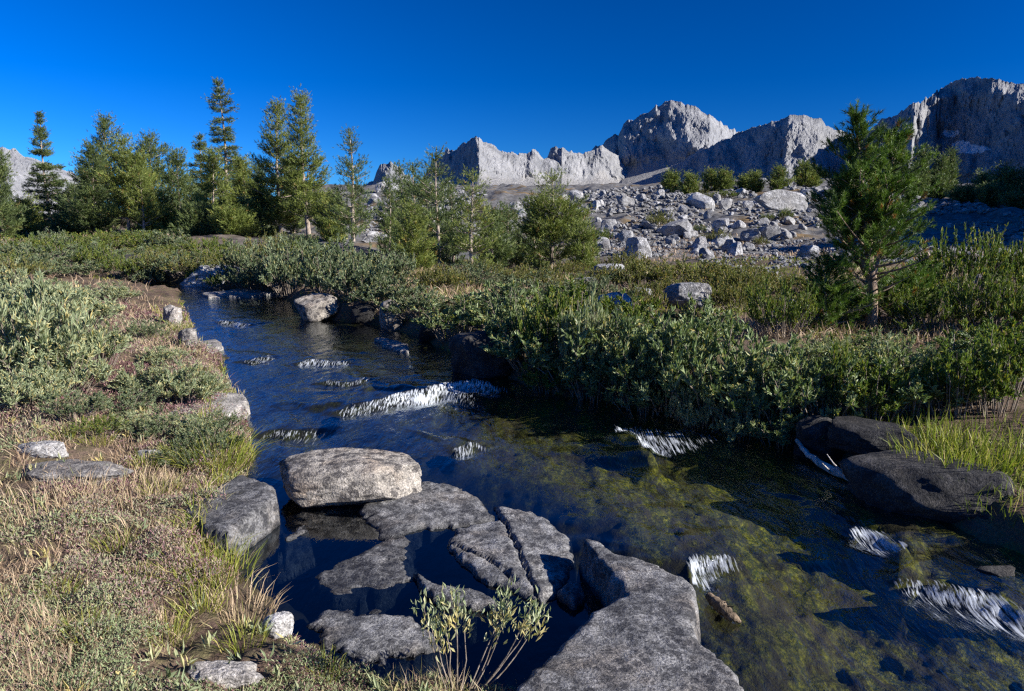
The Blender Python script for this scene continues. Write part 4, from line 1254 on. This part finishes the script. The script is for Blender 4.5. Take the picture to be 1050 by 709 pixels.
# ---------------------------------------------------------------- shrubs
def shrub_proto(name, seed, mat, rad, h, stems=26, leaves=90, L=0.05, Wd=0.013, up=0.8, twig='twig', twigs=5, tint=(0.45, 0.2), yellow=0.06):
    rng = np.random.default_rng(seed)
    root = link(name, None)
    st, fo = Soup(), Soup()
    for i in range(stems):
        az = rng.uniform(0, 6.283)
        rr = rad * math.sqrt(rng.random())
        tip = np.array([math.cos(az) * rr, math.sin(az) * rr, h * (1 - 0.5 * (rr / rad) ** 2) * rng.uniform(0.22, 1.0)])
        b = np.array([math.cos(az) * rr * 0.5, math.sin(az) * rr * 0.5, -0.05])
        s = np.linspace(0, 1, 6)
        path = b[None] + (tip - b)[None] * s[:, None]
        path[:, 2] += h * 0.10 * np.sin(s * 3.14)
        path += np.cumsum(rng.normal(size=(6, 3)) * 0.018 * rad, 0) * s[:, None]
        th = 0.004 + 0.005 * h
        st.tube(path, th * (1 - 0.75 * s) + 0.001, 4)
        for j in range(twigs):
            q = 0.35 + 0.65 * rng.random()
            p0 = np.array([np.interp(q, s, path[:, c]) for c in range(3)])
            dv = (tip - b) / np.linalg.norm(tip - b) * 0.5 + rng.normal(size=3) * 0.5
            dv[2] = abs(dv[2]) * 0.7 + up * 0.5
            dv /= np.linalg.norm(dv)
            tl = rng.uniform(0.12, 0.3) * (h + rad) * 0.5
            st.tube(np.stack([p0, p0 + dv * tl * 0.5 + rng.normal(size=3) * 0.02 * tl, p0 + dv * tl]), [th * 0.4, th * 0.3, 0.001], 3)
            m = max(3, int(leaves * rng.uniform(0.6, 1.3) / twigs))
            q = 0.15 + 0.9 * rng.random(m)
            P = p0[None] + dv[None] * (tl * q)[:, None]
            D = dv[None] * 0.75 + rng.normal(size=(m, 3)) * 0.5
            D[:, 2] += up * 0.45
            tn = np.clip(tint[0] + tint[1] * rng.normal(size=m) + 0.10 * rng.normal(), 0, 0.92)
            tn = np.where(rng.random(m) < yellow, rng.uniform(0.92, 1, m), tn)
            fo.leaves(rng, P, D, L * rng.uniform(0.6, 1.15, m), Wd * rng.uniform(0.8, 1.2, m), tn)
    link('stem', st.mesh('stem', M[twig], True), root)
    link('foliage', fo.mesh('foliage', M[mat]), root)
    return root

protos = {}
used = set()
def proto(kind):
    if kind not in protos:
        spec = dict(
            willow=[('willow_shrub', 'willow', 0.55, 0.62, 44, 130, 0.048, 0.014), 3],
            willow_dark=[('willow_shrub', 'willow_dark', 0.5, 0.7, 34, 95, 0.066, 0.021), 5],
            willow_pale=[('willow_shrub', 'willow_pale', 0.5, 0.5, 60, 100, 0.06, 0.0135), 4],
            olive=[('low_shrub', 'olive', 0.9, 0.42, 60, 120, 0.045, 0.016), 2],
            green=[('green_shrub', 'green', 0.8, 0.55, 60, 130, 0.045, 0.016), 2],
            bright=[('green_shrub', 'green', 0.5, 0.66, 40, 110, 0.055, 0.019), 2],
            far_willow=[('willow_shrub', 'willow', 0.8, 0.75, 60, 110, 0.075, 0.024), 3])[kind]
        args, cnt = spec
        protos[kind] = []
        for i in range(cnt):
            n_, m_, r_, h_, s_, l_, L_, W_ = args
            protos[kind].append((shrub_proto(n_, hash3(np.array([i]), np.array([len(kind)]), np.array([ord(kind[-1])]), 3)[0] * 1e6 // 1 and 1000 + 37 * i + len(kind) * 7, m_, r_, h_, s_, l_, L_, W_), r_, h_))
    return protos[kind]

sr = np.random.default_rng(77)
def shrub(kind, px, py, wpx, hpx, label, group=None, D=None, cat='shrub'):
    if D is None:
        p = hit(px, py)
    else:
        x = x_at(px, D)
        p = np.array([x, D, float(terrain([x], [D])[0])])
    s = p[1] / F
    lst = proto(kind)
    root, r, h = lst[int(sr.integers(len(lst)))]
    scl = (wpx * s * 0.5 / r, wpx * s * 0.5 / r * sr.uniform(0.85, 1.1), hpx * s / h * 0.9 * (sr.uniform(0.8, 1.2) if kind in ('willow_dark', 'bright') else sr.uniform(0.75, 1.1) if kind == 'willow_pale' else sr.uniform(0.6, 1.45)))
    if root not in used:
        used.add(root)
        o = root
        o.location = tuple(float(v) for v in p)
        o.rotation_euler = (0, 0, sr.uniform(0, 6.28))
        o.scale = tuple(float(v) for v in scl)
    else:
        o = copy_tree(root, p, sr.uniform(0, 6.28), scl)
    return tag(o, label, cat, group)

GW = 'willows of the right bank thicket'
LW = 'willow shrub with upright grey green leaves in the right bank thicket'
for px, py, w, h in [(470, 345, 90, 62), (520, 340, 110, 70), (555, 375, 110, 78), (600, 395, 110, 90), (640, 385, 110, 80), (590, 350, 120, 66), (655, 408, 100, 90), (690, 415, 110, 100), (735, 425, 110, 100),
                     (700, 370, 120, 78), (770, 432, 110, 90), (760, 380, 130, 80), (810, 435, 110, 90), (820, 385, 120, 50), (850, 425, 110, 70), (895, 430, 110, 66), (935, 420, 110, 70), (715, 440, 80, 60), (760, 452, 80, 50), (660, 425, 80, 60), (610, 410, 80, 60), (560, 402, 70, 50), (800, 456, 80, 60), (850, 462, 70, 40), (980, 425, 120, 90),
                     (1020, 420, 120, 90), (960, 385, 120, 70), (1010, 375, 120, 72), (1055, 400, 120, 90), (870, 395, 110, 42), (885, 366, 80, 30), (925, 368, 80, 32), (850, 368, 70, 28), (560, 385, 80, 105), (600, 402, 80, 112), (530, 366, 70, 84), (650, 404, 70, 105), (770, 430, 70, 112), (860, 425, 60, 84), (990, 420, 80, 104), (700, 400, 70, 100), (935, 405, 60, 84), (640, 350, 100, 50), (915, 390, 110, 60)]:
    u = sr.random()
    if u > 0.88:
        continue
    if u < 0.2:
        shrub('bright', px, py, w * 0.8, h, 'fresh green bush among the grey willows of the right bank thicket', 'fresh green bushes of the right bank thicket')
    elif u < 0.32:
        shrub('willow_pale', px, py, w * 0.8, h, 'pale silvery bush in the right bank thicket', 'pale bushes of the right bank thicket')
    else:
        shrub('willow_dark', px, py, w * 1.05, h * 0.95, LW, GW)
for px, py, w, h in [(455, 300, 60, 26), (480, 296, 60, 24), (510, 298, 60, 24), (535, 296, 70, 24), (560, 300, 70, 24), (440, 290, 60, 22), (600, 300, 60, 22), (620, 292, 60, 18), (500, 285, 60, 18), (545, 286, 60, 16), (655, 318, 60, 22), (760, 318, 80, 24), (700, 333, 60, 18)]:
    shrub('olive' if px % 3 else 'willow', px, py, w, h, 'low bush in the dry meadow between thicket and young pines', 'bushes of the dry meadow')
GF = 'willows on the far bank'
LF = 'silvery willow shrub on the far bank under the pines'
for px, py, w, h in [(150, 292, 60, 32), (265, 297, 60, 40), (300, 300, 70, 46), (335, 302, 80, 50), (370, 308, 80, 52), (400, 315, 80, 56), (430, 325, 70, 46), (290, 288, 70, 40), (350, 290, 80, 40), (395, 292, 70, 36), (250, 285, 50, 30), (190, 283, 60, 26)]:
    shrub('far_willow', px, py, w, h, LF, GF)
for px, py, w, h in [(495, 318, 80, 34), (545, 312, 90, 30), (590, 315, 80, 34), (620, 320, 60, 30)]:
    shrub('willow', px, py, w, h, 'low willow behind the thicket at the meadow edge', 'low willows at the meadow edge')
GO = 'low olive shrubs before the talus'
for px, py, w, h in [(660, 296, 90, 26), (700, 292, 100, 28), (740, 290, 100, 28), (780, 298, 100, 30), (690, 304, 80, 24), (760, 306, 90, 28), (640, 280, 60, 18), (815, 300, 80, 30), (540, 275, 50, 18), (580, 283, 50, 16)]:
    shrub('olive', px, py, w, h, 'low olive green shrub spread before the talus', GO)
for i in range(26):
    px, py = sr.uniform(480, 850), sr.uniform(196, 262)
    if py > 205 - (px - 690) * 0.05:
        shrub('olive' if i % 2 else 'green', px, py, sr.uniform(14, 34), sr.uniform(7, 16), 'small dark bush growing between the talus boulders', 'bushes among the talus boulders')
GR = 'green shrubs behind the near pine'
for px, py, w, h in [(930, 310, 100, 54), (985, 305, 100, 58), (1035, 300, 90, 60), (915, 335, 80, 44), (960, 340, 100, 66), (1015, 340, 100, 66), (850, 330, 70, 40), (1060, 340, 100, 60), (800, 345, 80, 50)]:
    shrub('green', px, py, w, h, 'yellow green shrub behind the near pine', GR)
shrub('willow_pale', 40, 395, 130, 96, 'big silvery willow filling the left edge')
shrub('willow_pale', 92, 375, 90, 60, 'silvery willow sloping from the big one towards the stream')
shrub('willow_pale', 20, 345, 130, 80, 'silvery willow behind the big one at the left edge')
shrub('willow_pale', 75, 335, 110, 52, 'silvery willow on the crest of the left bank')
for px, py, w, h in [(60, 405, 110, 70), (20, 420, 100, 60), (10, 320, 90, 50), (60, 312, 80, 36)]:
    shrub('willow_pale', px, py, w, h, 'silvery willow crowded among the others on the left bank', 'silvery willows crowding the left bank')
for px, py, w, h in [(165, 448, 70, 30), (200, 452, 60, 30), (140, 440, 60, 24), (232, 462, 40, 26), (180, 482, 50, 22), (225, 440, 50, 26), (150, 350, 50, 20), (170, 372, 50, 24), (100, 445, 60, 20)]:
    shrub(['willow', 'green', 'willow_pale'][px % 3], px, py, w, h, ['low blue green bush in the heath between the stones and the stream', 'low fresh green bush in the heath of the left bank', 'low silvery bush in the heath beside the stream'][px % 3], ['low blue green bushes', 'low fresh green bushes', 'low silvery bushes'][px % 3] + ' of the left bank')
shrub('willow_pale', 190, 412, 84, 54, 'cream leaved bush overhanging the stream from the left bank')
shrub('willow_pale', 155, 405, 70, 44, 'pale bush behind the overhanging one')
shrub('willow', 125, 424, 80, 34, 'low blue green bush below the silvery willows')
shrub('willow', 215, 470, 70, 40, 'grey green bush above the angular rock')
shrub('willow', 75, 430, 70, 30, 'dull green low bush at the left edge')
shrub('willow_pale', 115, 310, 60, 28, 'yellowish bush on top of the left bank')
for px, py, w, h, l in [(40, 278, 70, 34, 'grey green shrub at the left edge before the grove'), (75, 268, 60, 30, 'bright green shrub before the lone spire'), (100, 278, 50, 22, 'small shrub by the dark outcrop')]:
    shrub('far_willow' if 'grey' in l else 'green', px, py, w, h, l)
for i in range(34):
    px, py = sr.uniform(5, 345), sr.uniform(246, 292)
    if px > 175 and py > 282:
        continue
    shrub(['far_willow', 'green', 'olive'][i % 3], px, py, sr.uniform(40, 75), sr.uniform(12, 22) + max(0, py - 262) * 0.4, ['silvery low shrub on the flat before the grove', 'green low shrub on the flat before the grove', 'olive low shrub on the flat before the grove'][i % 3], ['silvery shrubs before the grove', 'green shrubs before the grove', 'olive shrubs before the grove'][i % 3])
for px, py, w, h in [(20, 262, 70, 26), (60, 252, 60, 16), (110, 258, 60, 14), (215, 262, 60, 16), (160, 262, 60, 14), (255, 266, 60, 18), (320, 268, 60, 22), (205, 292, 34, 18), (232, 296, 40, 16)]:
    shrub('green', px, py, w, h, 'low green shrub at the foot of the left grove', 'low shrubs at the foot of the grove')

# the willow sprig in front
def sprig():
    rng = np.random.default_rng(3)
    b = on_water(490, 712, 0.10)
    root = tag(link('willow_sprig', None, None, b), 'sparse leggy willow sprig with yellowing leaf tips at the bottom edge', 'plant')
    st, fo = Soup(), Soup()
    for tx, ty, n in [(440, 622, 70), (455, 610, 90), (472, 618, 90), (485, 640, 60), (510, 608, 110), (524, 616, 90), (516, 628, 60), (548, 616, 80), (560, 624, 90), (545, 632, 50), (460, 648, 60), (450, 640, 60)]:
        bx = 478 + (tx - 500) * 0.35
        p0 = on_water(bx, 706, 0.10) - b
        d = ray(tx, ty)
        t = (p0[1] + b[1] + rng.uniform(-0.05, 0.12)) / d[1]
        tip = np.array([d[0] * t, d[1] * t, HC + d[2] * t]) - b
        s = np.linspace(0, 1, 7)
        path = p0[None] + (tip - p0)[None] * s[:, None]
        path += np.cumsum(rng.normal(size=(7, 3)) * 0.006, 0) * s[:, None]
        path[:, 2] -= 0.03 * np.sin(s * 3.14)
        st.tube(path, 0.0035 * (1 - 0.6 * s), 5)
        m = int(n * 0.55)
        q = 0.72 + 0.33 * rng.random(m)
        P = np.stack([np.interp(np.minimum(q, 1), s, path[:, c]) for c in range(3)], -1) + rng.normal(size=(m, 3)) * 0.018
        D = (tip - p0)[None] / np.linalg.norm(tip - p0) * 0.6 + rng.normal(size=(m, 3)) * 0.5
        D[:, 2] += 0.6
        tn = np.where(P[:, 2] > np.quantile(P[:, 2], 0.45), np.clip(0.55 + 0.15 * rng.normal(size=m), 0, 0.85), rng.uniform(0.75, 1, m))
        fo.leaves(rng, P, D, rng.uniform(0.025, 0.045, m), rng.uniform(0.008, 0.012, m), tn)
    link('stem', st.mesh('stem', M['twig'], True), root)
    link('foliage', fo.mesh('foliage', M['willow_pale']), root)
sprig()

# ---------------------------------------------------------------- ground cover
def scatter(n, r0, r1, a0, a1, seed, smin=0.0):
    rng = np.random.default_rng(seed)
    r = np.exp(rng.uniform(math.log(r0), math.log(r1), n))
    a = np.radians(rng.uniform(a0, a1, n))
    x, y = r * np.sin(a), r * np.cos(a)
    s = -sdist(np.stack([x, y], -1), STREAM)
    k = s > smin
    x, y, s = x[k], y[k], s[k]
    return rng, x, y, terrain(x, y), s

def left_of(x, y):
    return x < (5.0 - y) * 0.66 + 0.0

def cover():
    # heath: mauve and grey green mats on the left bank, with bare patches
    rng, x, y, z, s = scatter(520000, 1.7, 13, -42, 25, 1)
    bare = fbm(x * 1.7, y * 1.7, 0, 4, 61)
    k = left_of(x, y) & (bare + 0.6 * sstep(3.6, 2.6, np.hypot(x, y)) > -0.42 + 0.25 * rng.random(len(x)))
    x, y, z = x[k], y[k], z[k]
    r = np.hypot(x, y)
    zone = 0.5 + 0.6 * fbm(x * 1.1, y * 1.1, 0, 4, 62)
    tint = np.clip(-0.05 + 0.75 * zone + 0.20 * rng.normal(size=len(x)), 0, 0.92)
    tint = np.where(rng.random(len(x)) < 0.16, rng.uniform(0.93, 1, len(x)), tint)
    low = sstep(3.3, 2.7, y) * sstep(-2.0, -1.3, x) * (rng.random(len(x)) < 0.65)
    tint = np.where(low > 0.5, rng.uniform(0.66, 0.95, len(x)), tint)
    S = Soup()
    hgt = 0.075 * np.clip(fbm(x * 3.5, y * 3.5, 0, 4, 63) + 0.35, 0.05, 1.3)
    P = np.stack([x, y, z + hgt * rng.random(len(x)) ** 0.7], -1)
    D = rng.normal(size=(len(x), 3)) * 0.6 + np.array([0, 0, 0.7])
    S.leaves(rng, P, D, (0.009 + 0.0019 * r) * rng.uniform(0.5, 1.6, len(x)), (0.0028 + 0.0008 * r) * rng.uniform(0.7, 1.3, len(x)), tint)
    tag(link('heath', S.mesh('heath', M['heath'])), 'low mauve and grey green heath matting the left bank', 'ground cover', kind='stuff')
    # dry grass of the left bank, growing in bunches
    rng, x, y, z, s = scatter(4200, 1.7, 14, -42, 25, 2)
    den = fbm(x * 1.1, y * 1.1, 0, 3, 64) + 0.6 * np.exp(-((x + 2.2) ** 2 + (y - 4.3) ** 2) / 1.0)
    k = left_of(x, y) & (den > -0.15)
    x, y, s = x[k], y[k], s[k]
    S = Soup()
    cnt = rng.integers(6, 38, len(x))
    big = rng.uniform(0.5, 1.5, len(x)) ** 1.3
    bt = rng.uniform(0.25, 0.75, len(x))
    grn = rng.random(len(x)) < np.where(s < 0.3, 0.5, 0.12)
    X, Y = np.repeat(x, cnt), np.repeat(y, cnt)
    sp = np.repeat(0.022 + 0.007 * np.hypot(x, y), cnt)
    ox, oy = rng.normal(size=len(X)) * sp, rng.normal(size=len(X)) * sp
    X, Y = X + ox, Y + oy
    r = np.hypot(X, Y)
    D = np.stack([ox / sp * 0.3, oy / sp * 0.3, np.ones(len(X))], -1) + rng.normal(size=(len(X), 3)) * 0.28
    tint = np.clip(np.repeat(bt, cnt) + 0.14 * rng.normal(size=len(X)), 0, 0.85)
    tint = np.where(np.repeat(grn, cnt), rng.uniform(0.9, 1.0, len(X)), tint)
    S.blades(rng, np.stack([X, Y, terrain(X, Y)], -1), D, np.repeat(big, cnt) * rng.uniform(0.03, 0.095, len(X)), 0.0012 + 0.00045 * r, tint)
    tag(link('dry_grass', S.mesh('dry_grass', M['straw'])), 'straw coloured dry grass on the left bank', 'grass', kind='stuff')
    # scattered broad leaved herbs with pale folded leaves
    rng, x, y, z, s = scatter(520, 1.8, 7.5, -42, 20, 6, 0.05)
    k = left_of(x, y)
    x, y = x[k], y[k]
    cnt = rng.integers(4, 11, len(x))
    X, Y = np.repeat(x, cnt) + rng.normal(size=cnt.sum()) * 0.012, np.repeat(y, cnt) + rng.normal(size=cnt.sum()) * 0.012
    D = rng.normal(size=(len(X), 3)) * 0.5 + np.array([0, 0, 0.9])
    S = Soup()
    S.leaves(rng, np.stack([X, Y, terrain(X, Y) + 0.02], -1), D, rng.uniform(0.03, 0.075, len(X)), rng.uniform(0.008, 0.016, len(X)), np.clip(np.repeat(rng.uniform(0.2, 1, len(x)), cnt) + 0.1 * rng.normal(size=len(X)), 0, 1))
    tag(link('herbs', S.mesh('herbs', M['willow_pale'])), 'pale leaved herbs dotted through the heath of the left bank', 'ground cover', kind='stuff')
    # green grass along the water
    rng, x, y, z, s = scatter(90000, 1.8, 26, -42, 42, 3)
    L = left_of(x, y)
    k = np.where(L, (s < 0.32 + 0.25 * vnoise(x, y, 0, 65)) & (vnoise(x * 1.5, y * 1.5, 0, 66) > 0.1), (vnoise(x * 0.8, y * 0.8, 0, 67) > 0.0) & (s > 0.1))
    x, y, z, s, L = x[k], y[k], z[k], s[k], L[k]
    r = np.hypot(x, y)
    S = Soup()
    D = rng.normal(size=(len(x), 3)) * 0.35 + np.array([0, 0, 1.0])
    tint = np.clip(0.5 + 0.22 * rng.normal(size=len(x)) + np.where(L, 0.12, 0), 0, 1)
    S.blades(rng, np.stack([x, y, z], -1), D, rng.uniform(0.06, 0.17, len(x)), 0.002 + 0.0007 * r, tint)
    tag(link('bank_grass', S.mesh('bank_grass', M['grass'])), 'green and yellowing grass along the stream banks', 'grass', kind='stuff')
    # tussocks of the meadow and the far slope
    rng, x, y, z, s = scatter(90000, 9, 90, -40, 42, 4, 0.5)
    den = fbm(x * 0.25, y * 0.25, 0, 3, 68)
    k = (den > 0.12) & ~(left_of(x, y) & (np.hypot(x, y) < 22) & (rng.random(len(x)) < 0.7))
    x, y, z = x[k], y[k], z[k]
    r = np.hypot(x, y)
    S = Soup()
    D = rng.normal(size=(len(x), 3)) * 0.4 + np.array([0, 0, 1.0])
    tint = np.clip(0.45 + 0.25 * rng.normal(size=len(x)), 0, 1)
    S.blades(rng, np.stack([x, y, z], -1), D, rng.uniform(0.08, 0.22, len(x)), 0.003 + 0.0007 * r, tint * 0.8)
    tag(link('meadow_grass', S.mesh('meadow_grass', M['straw'])), 'dry tawny grass of the meadow beyond the stream', 'grass', kind='stuff')
cover()

def tuft(px, py, hpx, label, seed, n=160, mat='grass', spread=0.3, rad=0.10, name='grass_tuft', group=None, w=0.004):
    rng = np.random.default_rng(seed)
    p = hit(px, py)
    h = hpx * p[1] / F
    S = Soup()
    a = rng.uniform(0, 6.28, n)
    rr = rad * np.sqrt(rng.random(n))
    P = np.stack([np.cos(a) * rr, np.sin(a) * rr, np.full(n, -0.01)], -1)
    D = np.stack([np.cos(a) * rr / rad * spread, np.sin(a) * rr / rad * spread, np.ones(n)], -1) + rng.normal(size=(n, 3)) * 0.15
    S.blades(rng, P, D, h * rng.uniform(0.5, 1.05, n), w, np.clip(0.6 + 0.2 * rng.normal(size=n), 0, 1))
    return tag(link(name, S.mesh(name, M[mat]), None, p), label, 'grass tuft', group)
tuft(222, 478, 48, 'long green and yellow grass tuft leaning over the water on the left bank', 1, 320, rad=0.22, spread=0.7)
tuft(192, 470, 26, 'short yellow green tuft left of the long one', 2, 200, rad=0.16)
tuft(215, 590, 40, 'yellowing grass tuft at the edge of the still pool', 3, 260, rad=0.2, spread=0.5)
tuft(240, 630, 40, 'straw coloured tuft at the corner of the still pool', 4, 220, 'straw', rad=0.18, spread=0.5)
tuft(60, 520, 36, 'pale straw tuft left in the dry grass', 5, 260, 'straw', rad=0.3, spread=0.4)
tuft(120, 510, 34, 'pale straw tuft beside the buried grey stone', 6, 240, 'straw', rad=0.3, spread=0.4)
for i, (a, b, h_) in enumerate([(150, 478, 24), (100, 455, 22), (70, 448, 20), (165, 508, 26), (228, 566, 34), (205, 625, 34), (172, 655, 34), (140, 600, 26), (60, 610, 26), (195, 560, 26), (250, 660, 30), (120, 560, 24), (90, 650, 30), (330, 690, 30), (390, 694, 30), (185, 340, 14), (165, 350, 14), (205, 385, 18)]):
    tuft(a, b, h_, 'small yellow green grass tuft in the heath of the left bank', 30 + i, 110, rad=0.09, spread=0.6, w=0.003, group='grass tufts in the heath of the left bank')
tuft(985, 474, 40, 'bright green grass clump above the massive shaded boulder', 7, 420, rad=0.45, spread=0.3, w=0.007)
tuft(965, 462, 62, 'tall thin grass stalks behind the bright green clump', 8, 30, rad=0.12, spread=0.15, w=0.005)
tuft(1025, 480, 30, 'short grass clump at the right edge over the boulder', 9, 260, rad=0.35, spread=0.3, w=0.007)

# ---------------------------------------------------------------- dead wood
def log(name, label, pts, r, mat, twigs=(), cat='log'):
    b = np.array(pts[0])
    S = Soup()
    P = np.array(pts) - b
    t = np.linspace(0, 1, 16)
    k = np.linspace(0, 1, len(P))
    path = np.stack([np.interp(t, k, P[:, c]) for c in range(3)], -1)
    path += np.random.default_rng(4).normal(size=path.shape) * r[0] * 0.15
    S.tube(path, np.interp(t, np.linspace(0, 1, len(r)), r), 8)
    for tw, rr in twigs:
        S.tube(np.array(tw) - b, np.linspace(rr, rr * 0.3, len(tw)), 5)
    return tag(link(name, S.mesh(name, M[mat], True), None, b), label, cat)
w = lambda px, py, dz: on_water(px, py, dz)
log('driftwood', 'bleached driftwood log lying at the water under the right bank', [w(817, 452, 0.10), w(828, 466, 0.06), w(845, 478, 0.05), w(868, 488, 0.05), w(892, 498, 0.03)], [0.016, 0.02, 0.028, 0.034, 0.03], 'deadwood',
    [([w(852, 484, 0.06), w(843, 475, 0.16)], 0.008), ([w(868, 488, 0.06), w(855, 476, 0.16), w(848, 466, 0.2)], 0.009), ([w(840, 478, 0.05), w(836, 468, 0.13)], 0.006)])
log('driftwood', 'short brown waterlogged wood chunk beside the largest slab', [w(727, 612, 0.03), w(738, 622, 0.04), w(750, 632, 0.03), w(760, 638, 0.01)], [0.02, 0.03, 0.024, 0.008], 'wetwood',
    [([w(740, 622, 0.05), w(752, 622, 0.07)], 0.006), ([w(735, 616, 0.05), w(745, 618, 0.07)], 0.005)])
p1, p2 = hit(797, 316), hit(828, 326)
log('driftwood', 'bleached dead branch in the shrubs left of the near pine', [p1 + [0, 0, .14], (p1 + p2) / 2 + [0, 0, .16], p2 + [0, 0, .1]], [0.012, 0.03, 0.035], 'deadwood', [([(p1 + p2) / 2 + [0, 0, .16], p2 + [0.12, 0, -.06]], 0.015)])
# drop shrub prototypes that were never placed
for lst in protos.values():
    for root, _, _ in lst:
        if root not in used:
            for ch in list(root.children):
                bpy.data.objects.remove(ch)
            bpy.data.objects.remove(root)
